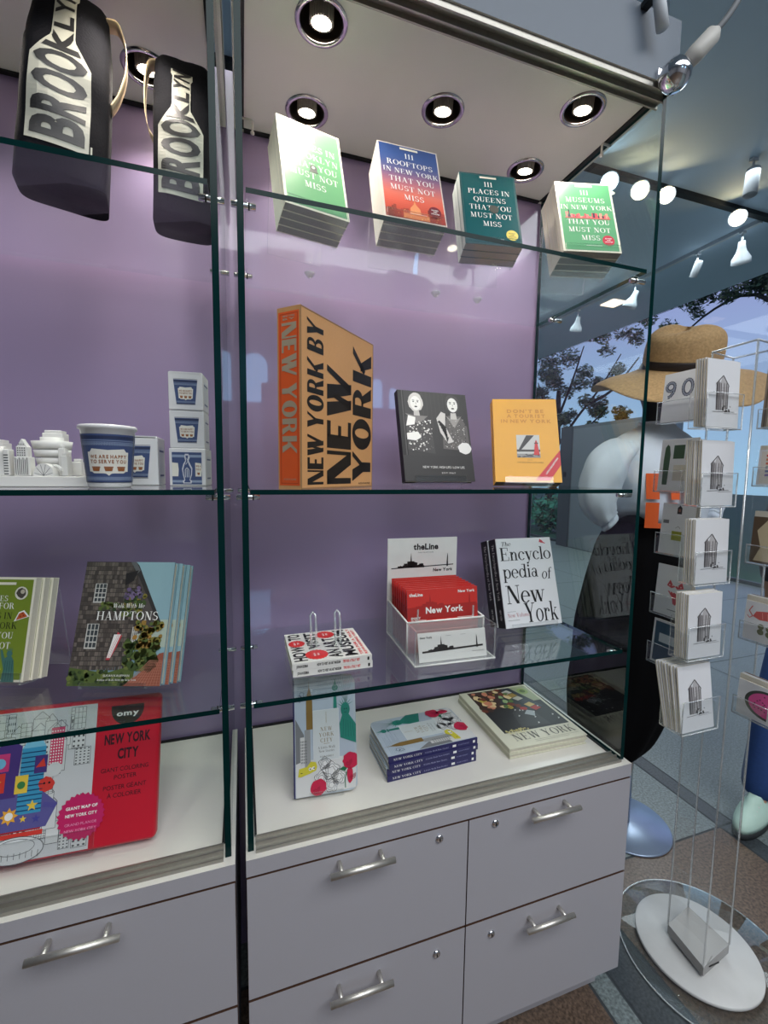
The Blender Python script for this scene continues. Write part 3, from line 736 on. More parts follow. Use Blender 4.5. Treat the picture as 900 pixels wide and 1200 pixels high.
book('photo_book', 'black photo book with two women on its cover on the middle shelf', 'book', (.509, .230, SHZ[1]+.014), (rad(-15.5), 0, rad(2.1)), .208, .252, .022, mat('cover_black_gloss', (20, 18, 18), 0.35, spec=.3), photo_art, pages=PAGE)
make_easel('low clear acrylic stand under the black photo book', (.509, .230, SHZ[1]+.014), SHZ[1], rad(2.1), rad(15.5), .15, .022, .12, .018)
YEL = mat('cover_yellow', (238, 170, 36), 0.42, noise=0.03)
def yellow_art(dr):
    oc = K(214, 140, 22); dr.layer(1)
    for t, x0, x1, v in (("DON'T BE", .22, .79, .825), ('A TOURIST', .215, .81, .765), ('IN NEW YORK', .12, .90, .702)): dr.text(t, x0, v, x1, v+.043, oc, 'bold', .28)
    dr.layer(1).rect(.345, .285, .70, .555, K(206, 206, 202)); dr.layer(2)
    dr.poly([(.36, .36), (.38, .35), (.62, .55), (.50, .55)], K(44, 42, 44)); dr.rect(.345, .355, .70, .38, K(60, 58, 58)); dr.rect(.345, .285, .70, .33, K(150, 148, 146))
    r = random.Random(2)
    for k in range(16): x = r.uniform(.35, .67); y = r.uniform(.287, .32); dr.layer(3).rect(x, y, x+.03, y+.012, K(70, 68, 70))
    dr.layer(4).poly([(.60, .315), (.69, .315), (.665, .45), (.625, .45)], K(206, 40, 44)); dr.rect(.615, .45, .675, .46, K(60, 30, 30)); dr.poly([(.625, .46), (.665, .46), (.645, .50)], K(190, 40, 44))
    dr.layer(2).text('THE MESS NESSY CHIC GUIDE', .34, .222, .74, .234, K(120, 84, 20), 'sans', .18); dr.rect(.50, .255, .58, .258, K(140, 96, 24))
    dr.layer(2).poly([(.60, .02), (.82, .02), (1, .20), (1, .375)], K(206, 34, 48)); dr.layer(3)
    P0 = dr.P
    # the words climb along the red corner band
    def diag(u, v, l): return P0(.775+u*.19-v*.03, .085+u*.19+v*.03, l)
    Draw(dr.mb, diag, dr.W, dr.H).layer(4).text('UPDATED EDITION', 0, 0, 1, .5, INKW, 'bold', .15)
book('yellow_guidebook', 'yellow guidebook with a red corner band and small bridge picture', 'book', (.750, .184, SHZ[1]+.014), (rad(-20), 0, rad(-21)), .180, .252, .034, YEL, yellow_art, pages=mat('page_dark', (60, 54, 46), .8), hard=False)
make_easel('low clear acrylic stand under the yellow guidebook', (.750, .184, SHZ[1]+.014), SHZ[1], rad(-21), rad(20), .13, .034, .12, .018)

# ---- lower shelf: museum handbooks, red card display, the encyclopedia
def flat(yaw): return (rad(-90), 0, yaw)
redi = K(222, 48, 46)
def howto_art(dr):
    # the lines run across the cover; drawn upright here, the book lies on its side
    dr.layer(1)
    for i, (a, b, t) in enumerate(((.05, .46, 'HOW'), (.62, .96, 'TO'), (.40, .95, 'VISIT'), (.06, .52, 'AN'), (.56, .74, 'ART'), (.06, .96, 'MUSEUM'))):
        pass
    dr.text('HOW', .05, .80, .52, .965, INKB, 'bold', .06); dr.text('TO', .74, .80, .96, .965, INKB, 'bold', .06)
    dr.text('VISIT', .38, .585, .96, .745, INKB, 'bold', .06)
    dr.text('AN', .05, .36, .30, .53, INKB, 'bold', .06); dr.text('ART', .35, .36, .70, .53, INKB, 'bold', .06)
    dr.text('MUSEUM', .05, .165, .96, .33, INKB, 'bold', .06)
    dr.layer(2).ell(.61, .875, .115, None, redi, 36, teeth=.10); dr.ell(.20, .67, .15, None, redi, 40, teeth=.08); dr.ell(.84, .45, .135, None, redi, 40, teeth=.08)
    dr.layer(3)
    for cx, cy, q in ((.61, .875, .05), (.20, .67, .07), (.84, .45, .07)):
        dr.textc('NEW', cx, cy+.012, .026, INKW, 'bold'); dr.textc('TIPS', cx, cy-.034, .026, INKW, 'bold')
    dr.layer(1).text('TIPS FOR A TRULY', .05, .092, .96, .132, redi, 'bold', .06); dr.text('REWARDING VISIT', .05, .035, .90, .072, redi, 'bold', .06)
def howto_spine(dr):
    dr.layer(1); dr.text('JOHAN IDEMA', .30, .81, .72, .95, INKB, 'bold', .08, rot=-90)
    dr.text('HOW TO VISIT AN ART MUSEUM', .30, .41, .72, .70, INKB, 'bold', .08, rot=-90); dr.text('TIPS FOR A TRULY VISIT', .30, .16, .72, .38, redi, 'bold', .08, rot=-90); dr.rect(.25, .035, .75, .06, INKB)
wcov = mat('cover_white', (228, 226, 220), 0.4, noise=0.02)
hz = SHZ[2]
hb = book('museum_handbook', 'upper white art museum handbook lying flat with bold black and red title', 'book', (.195, .209, hz+.0320), flat(rad(90.3)), .182, .184, .0155, wcov, howto_art, howto_spine, hard=False, group='white museum handbooks on the lower shelf')
# base of flat book: front-bottom-centre maps to the end of the book, so shift along x
hb.location = (.195+.092, .209, hz+.0318)
dup(hb, (.195+.094, .210, hz+.0158), hb.rotation_euler, 'lower white art museum handbook of the pair, under the upper one')
def prongs():
    m = MB()
    for x in (.158, .218):
        m.tube([(x, .225, .0), (x-.0005, .235, .058), (x, .243, .075), (x+.006, .246, .082), (x+.012, .243, .075), (x+.012, .235, .058), (x+.012, .225, 0)], .0030, ACRYL_EDGE, 8)
    m.box(.150, .238, .17, .245, .0, .0025, ACRYL)
    tag(m.build('acrylic_page_holder', loc=(0, -.03, hz+.0320)), 'empty clear acrylic stand with two prongs lying on the white handbooks', 'acrylic stand')
prongs()

def skyline(dr, x0, x1, y, s, m):
    """thin line drawing of a city: ground line, low blocks, spire, statue"""
    r = random.Random(4); dr.line([(x0, y), (x1, y+.03*s)], .012*s, m); w = x1-x0
    for k in range(26):
        a = x0+w*(.10+.42*k/26); hh = s*(.03+.09*r.random()*(1-abs(k-14)/18)); dr.rect(a, y, a+w*.020, y+hh, m)
    dr.poly([(x0+w*.29, y), (x0+w*.31, y+.26*s), (x0+w*.33, y)], m); dr.rect(x0+w*.25, y, x0+w*.36, y+.11*s, m)
    q = x0+w*.90; dr.rect(q-w*.012, y, q+w*.012, y+.08*s, m); dr.poly([(q-w*.012, y+.08*s), (q+w*.010, y+.08*s), (q+w*.008, y+.19*s), (q-w*.002, y+.23*s)], m)
FROST = glass('frosted_acrylic', (.86, .87, .87), .05, .05, haze=.22)
RIMW = mat('white_acrylic_rim', (236, 236, 232), .35)
def card_display():
    root = thing('card_display', 'white and clear acrylic counter display with a skyline header panel', 'display stand', (.383, .086, hz), (0, 0, rad(-2)))
    w, d = .212, .236
    h = MB(); h.box(0, w, d-.004, d, 0.001, .271, RIMW)
    dr = Draw(h, plane((0, d-.004, .10), (w, 0, 0), (0, 0, .171), (0, -1, 0)), w, .171)
    dr.layer(1).textc('theLine', .54, .80, .105, INKB, 'bold', .06); dr.textc('MAKE THE CITY YOURS', .54, .745, .018, GREYINK); skyline(dr, .05, .95, .50, 1.0, INKB)
    dr.textc('New York', .94, .42, .055, INKB, 'bold', .08, align='r')
    for cx in (.16, .50, .84):
        dr.line([(cx-.08, .26), (cx, .31), (cx+.09, .26), (cx+.07, .18), (cx-.06, .19), (cx-.08, .26)], .005, K(160, 120, 124)); dr.textc('Map it', cx, .10, .032, GREYINK)
    h.build('header_panel', root)
    t = MB()
    side = [(.062, 0), (d-.005, 0), (d-.005, .098), (.062, .088)]
    for x0 in (0, w-.003): t.prism(side, x0, x0+.003, 'x', FROST, FROST)
    for x0 in (-.0006, w-.0034):   # polished white rims
        t.tube([(x0+.002, .062, .088), (x0+.002, d-.006, .098)], .0022, RIMW, 6); t.tube([(x0+.002, .062, .001), (x0+.002, .062, .088)], .0022, RIMW, 6); t.tube([(x0+.002, .0, .0022), (x0+.002, d-.006, .0022)], .0022, RIMW, 6)
    t.box(0, w, .0, d-.005, .0008, .004, FROST); t.box(.002, w-.002, .060, .063, .004, .086, FROST); t.tube([(.0, .0615, .087), (w, .0615, .087)], .0028, RIMW, 6)
    for x in (.030, w-.030): t.box(x-.002, x+.002, .064, .067, .080, .118, ACRYL_EDGE)
    t.build('tray', root)
    f = MB()
    f.box(0, w, 0, .003, .001, .088, ACRYL, mats=[ACRYL_EDGE, ACRYL_EDGE, ACRYL, ACRYL, ACRYL_EDGE, ACRYL_EDGE])
    for x0 in (0, w-.003): f.box(x0, x0+.003, .003, .0615, .001, .088, ACRYL, mats=[ACRYL_EDGE, ACRYL_EDGE, ACRYL_EDGE, ACRYL_EDGE, ACRYL, ACRYL])
    f.tube([(0, .001, .002), (w, .001, .002)], .0022, RIMW, 6); f.build('front_pocket', root)
    return root
card_display()
def at_display(x, y, z): return Matrix.Translation((.383, .086, hz)) @ Matrix.Rotation(rad(-2), 4, 'Z') @ Vector((x, y, z))
m = MB(); cw, chh = .180, .068
m.box(0, cw, 0, .0015, 0, chh, K(226, 226, 222)); dr = Draw(m, plane((0, 0, 0), (cw, 0, 0), (0, 0, chh), (0, -1, 0)), cw, chh)
dr.layer(1); skyline(dr, .05, .95, .34, 2.0, INKB); dr.textc('New York', .03, .80, .07, INKB, 'bold', .08, align='l'); dr.textc('WALL SCULPTURE', .96, .20, .04, GREYINK, align='r'); dr.rect(.40, .84, .48, .85, GREYINK); dr.rect(.62, .84, .70, .85, GREYINK)
tag(m.build('sample_card', loc=at_display(.016, .012, .0048), rot=(rad(-14), 0, rad(-2))), 'white skyline sample card in the front pocket of the display', 'card')
REDP = mat('red_card', (206, 52, 44), 0.3, noise=0.03, coat=.4); REDD = K(170, 40, 36)
def red_pack(label):
    w, h, ha = .196, .158, .086; m = MB(); m.box(-w/2, w/2, 0, .004, 0, h, REDP)
    dr = Draw(m, plane((-w/2, 0, h-ha), (w, 0, 0), (0, 0, ha), (0, -1, 0)), w, ha)
    dr.layer(1).rect(.0, .12, 1, .48, REDD); skyline(dr, .02, .98, .46, 1.5, REDD); dr.layer(3)
    dr.textc('theLine', .03, .80, .10, INKW, 'bold', .06, align='l'); dr.textc('New York', .96, .84, .085, INKW, 'bold', .08, align='r'); dr.textc('New York', .52, .28, .19, INKW, 'bold', .06)
    dr.textc('ENJOY', .05, .13, .07, INKW, 'bold', .05, align='l'); dr.textc('THE CITY', .05, .03, .08, INKW, 'bold', .05, align='l'); dr.rect(.70, .10, .94, .115, INKW)
    return tag(m.build('card_pack'), label, 'card pack', 'red card packs in the counter display')
pk = red_pack('front red New York card pack in the counter display')
yy = [.070, .086, .102, .120, .138, .158, .178, .196]
for k in range(8):
    p = pk if k == 0 else dup(pk, label='%s red card pack from the front in the counter display' % ORD[k])
    p.location = at_display(.106, yy[k], .0046); p.rotation_euler = (rad(-7), 0, rad(-2+random.uniform(-.7, .7)))

ENC = mat('cover_cold_white', (226, 228, 230), 0.35, noise=0.02)
def enc_art(dr):
    dr.layer(1); L = lambda t, x, y, hv, st=.95, sh=0: dr.textc(t, x, y, hv, INKB, 'serif', .045, st, 'l', sh)
    F = lambda t, x0, y0, x1, y1, sh=0: dr.text(t, x0, y0, x1, y1, INKB, 'serif', .0, 0, sh)
    F('The', .08, .912, .255, .962, .18); F('Encyclo', .045, .745, .975, .895); F('pedia', .055, .545, .69, .70); F('of', .74, .515, .915, .645, .2); F('New', .065, .262, .76, .465); F('York', .355, .045, .955, .258)
    dr.textc('New Volume', .05, .115, .045, K(190, 130, 134), 'serif', .05, .9, 'l'); dr.rect(.05, .08, .25, .084, GREYINK); dr.rect(.05, .175, .2, .178, GREYINK)
    rd = K(206, 84, 96); dr.layer(2).poly([(.78, .945), (.80, .985), (.83, .955), (.875, .925), (.90, .93), (.86, .945), (.835, .97)], rd); dr.poly([(.80, .94), (.87, .93), (.84, .96)], rd)
def enc_spine(dr):
    dr.layer(1).text('The Encyclopedia of New York', .38, .30, .68, .94, INKW, 'serif', .06, rot=-90); dr.text('NEW YORK', .42, .08, .62, .20, INKW, 'sans', .1, rot=-90)
eb = book('encyclopedia', 'front white encyclopedia of New York with large black serif title', 'book', (.796, .191, hz+.024), (rad(-16.7), 0, rad(-.7)), .188, .254, .040, ENC, enc_art, enc_spine, spine_mat=INKB, back=INKB, group='New York encyclopedias on the lower shelf')
dup(eb, Vector(eb.location)+local(eb.rotation_euler, (-.002, .0415, .001)), eb.rotation_euler, 'second encyclopedia, only its black spine showing behind the white one')
make_easel('low clear acrylic stand under the two encyclopedias', (.796, .191, hz+.024), hz, rad(-.7), rad(16.7), .15, .083, .16, .014)

# ---- counter of the right cabinet
navy = mat('navy_spine', (40, 38, 92), 0.45, noise=0.04); skyb = K(150, 178, 190); tealp = K(36, 128, 112); bronze = K(132, 104, 50); rosec = K(196, 32, 70); rosed = K(150, 18, 50)
def nyc_art(dr):
    dr.layer(1).rect(.03, 0, 1, 1, K(176, 188, 200)); dr.layer(1.6).rect(.03, 0, 1, .30, K(214, 214, 212)); r = random.Random(9)
    dr.layer(2)
    for k in range(9): dr.rect(.06, .95-.018*k, .06+r.uniform(.3, .66), .953-.018*k, K(130, 150, 168))
    dr.poly([(.03, .28), (.16, .30), (.16, .52), (.03, .66)], K(120, 122, 124)); dr.rect(.10, .26, .22, .50, K(206, 206, 204)); dr.rect(.17, .24, .26, .56, K(150, 152, 152))
    for i in range(5):
        for j in range(8): dr.layer(3).rect(.11+.02*i, .28+.025*j, .12+.02*i, .295+.025*j, K(96, 98, 100))
    dr.layer(3).poly([(.20, .56), (.30, .56), (.30, .80), (.285, .86), (.255, .92), (.25, 1.0), (.245, .92), (.215, .86), (.20, .80)], bronze)
    dr.line([(.16, .84), (.10, .80), (.08, .85), (.12, .89), (.17, .88), (.16, .84)], .008, K(90, 104, 120)); dr.line([(.13, .845), (.10, .86)], .02, K(90, 104, 120))
    # statue with torch, crown and robe
    for k in range(13): dr.layer(2).line([(.84, .76), (.60+.04*k, .99)], .005, K(130, 148, 150))
    dr.layer(4).poly([(.635, .70), (.695, .70), (.69, .84), (.645, .84)], tealp); dr.ell(.668, .90, .05, None, tealp, 14); dr.rect(.625, .845, .71, .862, tealp); dr.poly([(.65, .92), (.69, .92), (.67, .985)], tealp)
    dr.ell(.83, .70, .075, .062, tealp, 18)
    for a in range(7): t = rad(25+a*22); dr.poly([(.83+.055*math.cos(t), .72+.04*math.sin(t)), (.83+.15*math.cos(t), .73+.085*math.sin(t)), (.83+.06*math.cos(t+.2), .72+.042*math.sin(t+.2))], tealp)
    dr.poly([(.74, .46), (.99, .40), (1, .56), (.93, .62), (.88, .66), (.78, .66), (.73, .58)], tealp); dr.layer(5)
    for k in range(5): dr.line([(.80+.035*k, .62-.01*k), (.78+.045*k, .46)], .006, K(24, 96, 86))
    dr.ell(.815, .705, .012, None, K(20, 80, 72), 6); dr.ell(.85, .705, .012, None, K(20, 80, 72), 6); dr.line([(.81, .675), (.85, .675)], .008, K(20, 80, 72))
    dr.layer(6).rect(.305, .285, .72, .72, K(206, 212, 212)); dr.frame(.305, .285, .72, .72, .006, K(226, 230, 230)); dr.layer(7)
    for i, t in enumerate(('NEW', 'YORK', 'CITY')): dr.textc(t, .515, .535-.048*i, .034, K(150, 132, 96), 'serif', .2)
    dr.rect(.47, .425, .56, .428, K(150, 132, 96)); dr.textc('A Little Walk', .515, .385, .02, K(120, 120, 116), 'serif', .1); dr.textc('New Stories', .515, .355, .02, K(120, 120, 116), 'serif', .1); dr.textc('ROSE FOREST', .515, .312, .013, K(130, 128, 120), 'sans', .2)
    dr.line([(.515, .60), (.505, .66), (.515, .70), (.525, .66), (.515, .60)], .005, K(190, 186, 170))
    # taxi, peonies in outline, red roses
    dr.layer(6).poly([(.06, .175), (.08, .24), (.20, .25), (.26, .29), (.34, .28), (.36, .24), (.34, .21), (.24, .19), (.10, .17)], K(206, 196, 60)); dr.ell(.25, .228, .025, None, INKW, 10); dr.ell(.30, .232, .025, None, INKW, 10); dr.layer(7).ell(.25, .228, .012, None, INKB, 8); dr.ell(.31, .232, .012, None, INKB, 8); dr.rect(.10, .20, .13, .205, INKB)
    ol = K(70, 70, 74)
    for cx, cy, R in ((.58, .19, .13), (.42, .14, .10), (.48, .26, .09), (.70, .13, .11), (.58, .07, .10)):
        dr.layer(6).ell(cx, cy, R, None, K(226, 226, 224), 16, .12); dr.layer(7)
        for q in range(3):
            rr = R*(1-.28*q); pts = [(cx+rr*(1+.14*math.sin(5*t+q))*math.cos(t), cy+rr*(1+.14*math.sin(5*t+q))*math.sin(t)*dr.W/dr.H) for t in [2*PI*k/20 for k in range(21)]]; dr.line(pts, .006, ol)
    for cx, cy, R in ((.89, .255, .125), (.95, .135, .12), (.37, .065, .125)):
        dr.layer(8).ell(cx if cx < .9 else .88, cy, min(R, 1-cx if cx > .93 else R), R*dr.W/dr.H, rosec, 20, .10); dr.layer(9)
        for q in range(3): dr.line([(cx-.03+R*.6*(1-.3*q)*math.cos(t)*.7, cy+R*.6*(1-.3*q)*math.sin(t)*dr.W/dr.H) for t in [rad(200+k*25) for k in range(8)]], .008, rosed)
    dr.layer(7).line([(.86, .20), (.80, .12), (.80, .03)], .012, K(30, 110, 72)); dr.poly([(.70, .19), (.80, .17), (.84, .20), (.77, .21)], K(30, 110, 72))
def nyc_spine(dr):
    dr.layer(1).text('NEW YORK CITY', .30, .64, .66, .95, INKW, 'serif', .12, rot=-90); dr.text('A Little Walk New Stories', .34, .34, .60, .61, K(180, 182, 214), 'serif', .10, rot=-90)
    dr.rect(.3, .255, .7, .295, INKW); dr.text('ROSE FOREST', .40, .10, .58, .23, K(150, 152, 196), 'sans', .15, rot=-90); dr.rect(.28, .03, .72, .055, INKW)
nyccov = mat('cover_nyc', (182, 192, 200), 0.35, noise=0.03)
def rounded_book(name, label, loc, rot, w, h, d, group):
    """gift book whose free corners are rounded"""
    root = thing(name, label, 'book', loc, rot, group); R = .018
    pts = [(-w/2, 0), (w/2-R, 0)]+[(w/2-R+R*math.sin(a), R-R*math.cos(a)) for a in [PI/2*k/5 for k in range(1, 6)]]+[(w/2-R+R*math.cos(a), h-R+R*math.sin(a)) for a in [PI/2*k/5 for k in range(6)]]+[(-w/2, h)]
    mb = MB(); t = .0026
    mb.prism(pts, 0, t, 'y', nyccov); mb.prism(pts, d-t, d, 'y', nyccov); mb.box(-w/2-.0006, -w/2+t, -.0002, d+.0002, 0, h, navy)
    def clampP(P):
        def f(u, v, l):
            x, z = min(max(u, 0), 1)*w-w/2, min(max(v, 0), 1)*h
            for cz, sg in ((R, -1), (h-R, 1)):
                if x > w/2-R and (z-cz)*sg > 0:
                    dx, dz = x-(w/2-R), z-cz; q = math.hypot(dx, dz)
                    if q > R: x, z = w/2-R+dx*R/q, cz+dz*R/q
            return P((x+w/2)/w, z/h, l)
        return f
    nyc_art(Draw(mb, clampP(plane((-w/2, 0, 0), (w, 0, 0), (0, 0, h), (0, -1, 0))), w, h))
    nyc_spine(Draw(mb, plane((-w/2-.0006, d, 0), (0, -d, 0), (0, 0, h), (-1, 0, 0)), d, h))
    mb.build('cover', root); q = .003
    p = MB(); p.box(-w/2+t, w/2-q-.004, t+.0002, d-t-.0002, q, h-q, PAGE); p.build('page_block', root)
    return root
GB = 'illustrated New York City gift books on the right counter'
rounded_book('gift_book', 'navy-spined illustrated gift book standing upright on the right counter', (.181, .120, ZC+.008), (rad(-13), 0, rad(-4.4)), .148, .262, .017, GB)
make_easel('small clear acrylic stand behind the upright gift book', (.181, .120, ZC+.008), ZC, rad(-4.4), rad(13), .08, .017, .16, .012)
g0 = rounded_book('gift_book', 'top gift book of the navy-spined stack lying on the right counter', (.456+.125, .130+.0795, ZC+.0645), flat(rad(90+2)), .157, .250, .0156, GB)
for k in range(1, 4):
    dup(g0, (.581+random.uniform(-.003, .003), .2095+random.uniform(-.0015, .0015), ZC+.0645-.0161*k), flat(rad(92+random.uniform(-.8, .8))), '%s navy-spined gift book down in the flat stack on the counter' % ['', 'second', 'third', 'bottom'][k])

def walks_art(dr):
    r = random.Random(21); dr.layer(1).rect(.10, .215, .965, .975, K(44, 44, 44)); cols = [K(190, 170, 70), K(206, 130, 100), K(90, 120, 60), K(226, 200, 150), K(120, 60, 40), K(150, 176, 120), K(70, 50, 40)]
    dr.layer(2).poly([(.10, .60), (.10, .975), (.62, .975), (.40, .62)], K(70, 52, 44)); dr.poly([(.62, .975), (.72, .975), (.90, .55), (.72, .50), (.40, .70)], K(58, 66, 70))
    dr.poly([(.72, .975), (.965, .975), (.965, .66), (.86, .66)], K(168, 176, 140)); dr.ell(.86, .87, .075, None, K(150, 172, 100), 18); dr.layer(3).ell(.86, .87, .04, None, K(96, 120, 64), 14)
    for k in range(46):
        x, y = r.uniform(.12, .60), r.uniform(.58, .96); q = r.uniform(.015, .055); dr.layer(3+k % 4).ell(x, y, q, None, cols[r.randrange(7)], 7, .3)
    for k in range(6): a = .66+.03*k; y = .90-.07*k; dr.layer(4).poly([(a-.10, y), (a, y+.03), (a+.04, y-.03), (a-.06, y-.06)], [K(206, 206, 196), K(160, 130, 60), K(190, 186, 170), K(70, 76, 80), K(206, 180, 110), K(180, 60, 50)][k])
    dr.layer(3).poly([(.36, .26), (.74, .24), (.70, .52), (.56, .60), (.42, .50)], K(60, 60, 60)); dr.poly([(.56, .46), (.64, .52), (.72, .48), (.66, .40)], K(170, 178, 180)); dr.layer(4).ell(.62, .55, .05, .03, K(176, 60, 50), 12)
    for k in range(10): x, y = r.uniform(.45, .92), r.uniform(.26, .62); dr.layer(4).poly([(x, y), (x+.03, y+.01), (x+.02, y+.03)], K(206, 206, 200))
    for k in range(26): x, y = r.uniform(.12, .42), r.uniform(.215, .25); dr.layer(5).ell(x, y, .012, None, K(190, 180, 120), 6, .3)
    dr.layer(2); dr.text('NEW YORK', .15, .085, .94, .185, K(84, 82, 72), 'serif', .12); dr.rect(.36, .058, .94, .061, K(130, 128, 112)); dr.layer(3).text('Walks', .14, .19, .42, .235, K(216, 210, 160), 'serif', .05, shear=.25); dr.rect(.36, .036, .80, .040, K(150, 148, 130))
beige = mat('cover_beige', (214, 212, 190), 0.45, noise=0.04)
wb = book('cookbook', 'top large beige New York cookbook with a dark food photo, right of the stack', 'book', (.794+.002, .107, ZC+.0275), flat(rad(-1.5)), .250, .300, .0133, beige, walks_art, spine_mat=K(196, 194, 170), group='New York cookbooks on the right counter')
dup(wb, (.795, .106, ZC+.0137), flat(rad(-1.0)), 'lower large beige New York cookbook beneath the top one')

# ================================================================== LEFT CABINET GOODS
def kids_x(dr):
    dr.layer(3).ell(.80, .845, .10, None, K(226, 222, 206), 18); dr.layer(4).ell(.80, .845, .075, None, K(80, 74, 66), 16, .12); dr.layer(5).ell(.82, .86, .035, None, K(200, 190, 170), 10)
    dr.layer(3).poly([(.74, .57), (.97, .62), (.88, .68), (.80, .66)], INKW); dr.layer(4).poly([(.77, .583), (.94, .62), (.87, .665), (.81, .648)], K(196, 92, 44))
    for x, y in ((.83, .62), (.88, .63), (.86, .65)): dr.layer(5).ell(x, y, .012, None, K(130, 40, 26), 8)
    st = K(70, 116, 108); dr.layer(3).poly([(.66, .0), (.68, .12), (.62, .24), (.60, .30), (.63, .30), (.68, .22), (.72, .24), (.78, .24), (.82, .20), (.84, .10), (.86, .0)], st); dr.ell(.745, .265, .045, None, st, 14)
    for k in range(5): t = rad(40+25*k); dr.poly([(.745+.03*math.cos(t), .27+.03*math.sin(t)), (.745+.08*math.cos(t), .275+.055*math.sin(t)), (.745+.03*math.cos(t+.4), .27+.03*math.sin(t+.4))], st)
    dr.layer(4)
    for k in range(4): dr.line([(.70+.035*k, .20), (.69+.04*k, .01)], .008, K(44, 84, 80))
lime = mat('cover_lime', (122, 142, 44), 0.3, noise=0.03)
z3 = SHZ[2]
def kids_art(dr):
    dr.layer(1).rect(.035, .022, .965, .978, lime); dr.layer(2)
    dr.rect(.30, .925, .70, .95, CREAM)
    for t, v, hv, ink in (('111', .84, .055, INKW), ('PLACES', .765, .055, INKW), ('FOR', .69, .06, INKW)): dr.textc(t, .60 if t == 'FOR' else .40, v, hv, ink, 'serif', .1, align='c')
    dr.textc('KIDS IN', .48, .595, .062, K(40, 44, 24), 'serif', .1); dr.textc('NEW YORK', .46, .50, .062, K(40, 44, 24), 'serif', .1)
    dr.textc('THAT YOU', .44, .405, .062, INKW, 'serif', .1); dr.textc('MUST NOT', .42, .31, .062, INKW, 'serif', .1); dr.textc('MISS', .30, .215, .062, INKW, 'serif', .1); dr.rect(.2, .10, .50, .104, INKW); kids_x(dr)
kp, kr = (-.486, .222, z3+.026), (rad(-14), 0, rad(-18))
kb = book('paperback_guide', 'lime green kids guide, front copy in its stand on the left lower shelf', 'book', kp, kr, .134, .209, .0165, CREAM, kids_art, spine_mat=lime, hard=False, group='lime green kids guides')
stack_behind(kb, 3, .0185, lambda k: '%s copy behind the lime green kids guide' % ORD[k], side=.004)
make_easel('clear acrylic stand holding the lime green kids guides', kp, z3, kr[2], rad(14), .128, .056, .185)

def hampton_art(dr):
    r = random.Random(17); sky = K(142, 176, 186); shs = [K(92, 84, 78), K(80, 73, 68), K(104, 96, 88), K(70, 64, 60), K(116, 106, 98)]
    dr.layer(1).rect(0, .22, 1, 1, sky); dr.layer(1.5).rect(.55, .30, 1, .52, K(176, 190, 176))
    dr.layer(2).poly([(0, .10), (.66, .16), (.66, .82), (.52, 1), (0, 1)], K(60, 54, 50))
    rows = 24
    for i in range(rows):
        y = .12+.88*i/rows; x = -.02*(i % 2)
        lim = .66 if y < .74 else .66-.16*(y-.74)/.26
        while x < lim:
            b = r.uniform(.022, .045); a = max(x, 0); e = min(x+b-.003, lim)
            if e > a: dr.layer(3).poly([(a, y), (e, y), (e, y+.88/rows*.86), (a, y+.88/rows*.86)], shs[r.randrange(5)])
            x += b
    dr.layer(4).poly([(.52, .99), (.56, 1.0), (.60, .97), (.95, .46), (.92, .45), (.57, .93)], K(52, 50, 50)); dr.poly([(.50, 1), (.56, 1), (.62, .93), (.59, .90)], K(96, 98, 100))
    dr.poly([(.46, .90), (.60, .93), (.56, .84), (.47, .80)], K(40, 38, 38)); dr.layer(3).poly([(.60, .90), (.92, .45), (.66, .40)], K(82, 76, 74))
    def win(x, y, w, h):
        dr.layer(5).rect(x, y, x+w, y+h, K(206, 204, 196))
        for i in range(3):
            for j in range(4): dr.layer(6).rect(x+.012+(w-.012)/3*i, y+.012+(h-.012)/4*j, x+(w-.006)/3*(i+1), y+(h-.004)/4*(j+1), K(64, 70, 72))
    win(.14, .655, .13, .16); win(.12, .285, .13, .20); win(.62, .30, .06, .16)
    g = [K(88, 104, 52), K(66, 84, 44), K(110, 120, 62), K(52, 66, 40), K(130, 120, 56), K(150, 118, 58)]
    dr.layer(5).poly([(0, 0), (.70, 0), (.70, .16), (.40, .10), (.20, .12), (0, .14)], K(84, 100, 50))
    def leaves(n, x0, x1, y0, y1, pal, q0, q1, L):
        for k in range(n): dr.layer(L+k % 2).ell(r.uniform(x0, x1), r.uniform(y0, y1), r.uniform(q0, q1), None, pal[r.randrange(len(pal))], 7, .25)
    leaves(70, .02, .66, .01, .11, g[:4], .012, .03, 6); leaves(90, .58, .92, .14, .34, g[:4], .02, .05, 7); leaves(70, .66, .96, .30, .50, [g[0], g[4], g[5], K(170, 126, 60)], .018, .04, 8)
    leaves(46, .48, .72, .56, .72, g[:5], .015, .035, 7); leaves(24, .48, .68, .69, .78, [K(110, 92, 128), K(128, 112, 144), K(90, 84, 104)], .012, .026, 9); leaves(30, .22, .50, .60, .66, g[:4], .012, .026, 7)
    dr.layer(8).poly([(.60, 0), (1, 0), (1, .26), (.95, .25), (.80, .12)], K(150, 84, 66))
    for k in range(12): dr.layer(9).line([(.62+.034*k, .004), (.86+.012*k, .20)], .004, K(190, 130, 108))
    for k in range(9): dr.layer(9).line([(.63+.03*k, .012+.021*k), (.995, .012+.021*k)], .003, K(190, 130, 108))
    dr.layer(9).line([(.50, .40), (.44, .45)], .006, K(60, 56, 50)); dr.poly([(.47, .42), (.52, .39), (.48, .30), (.42, .20), (.38, .20), (.41, .30)], K(196, 70, 78))
    for k in range(4): dr.layer(10).poly([(.445+.02*k-.012, .40-.0*k), (.452+.018*k, .40), (.395+.010*k, .215), (.388+.010*k, .215)], INKW)
    dr.layer(11).textc('Walk With Me', .55, .615, .036, INKW, 'serif', .07, .9, shear=.12); dr.text('HAMPTONS', .21, .515, .89, .585, INKW, 'serif', .08)
    dr.text('SUSAN KAUFMAN', .38, .072, .66, .088, INKW, 'sans', .2); dr.text('Author of Walk With Me New York', .32, .04, .74, .055, INKW, 'serif', .06)
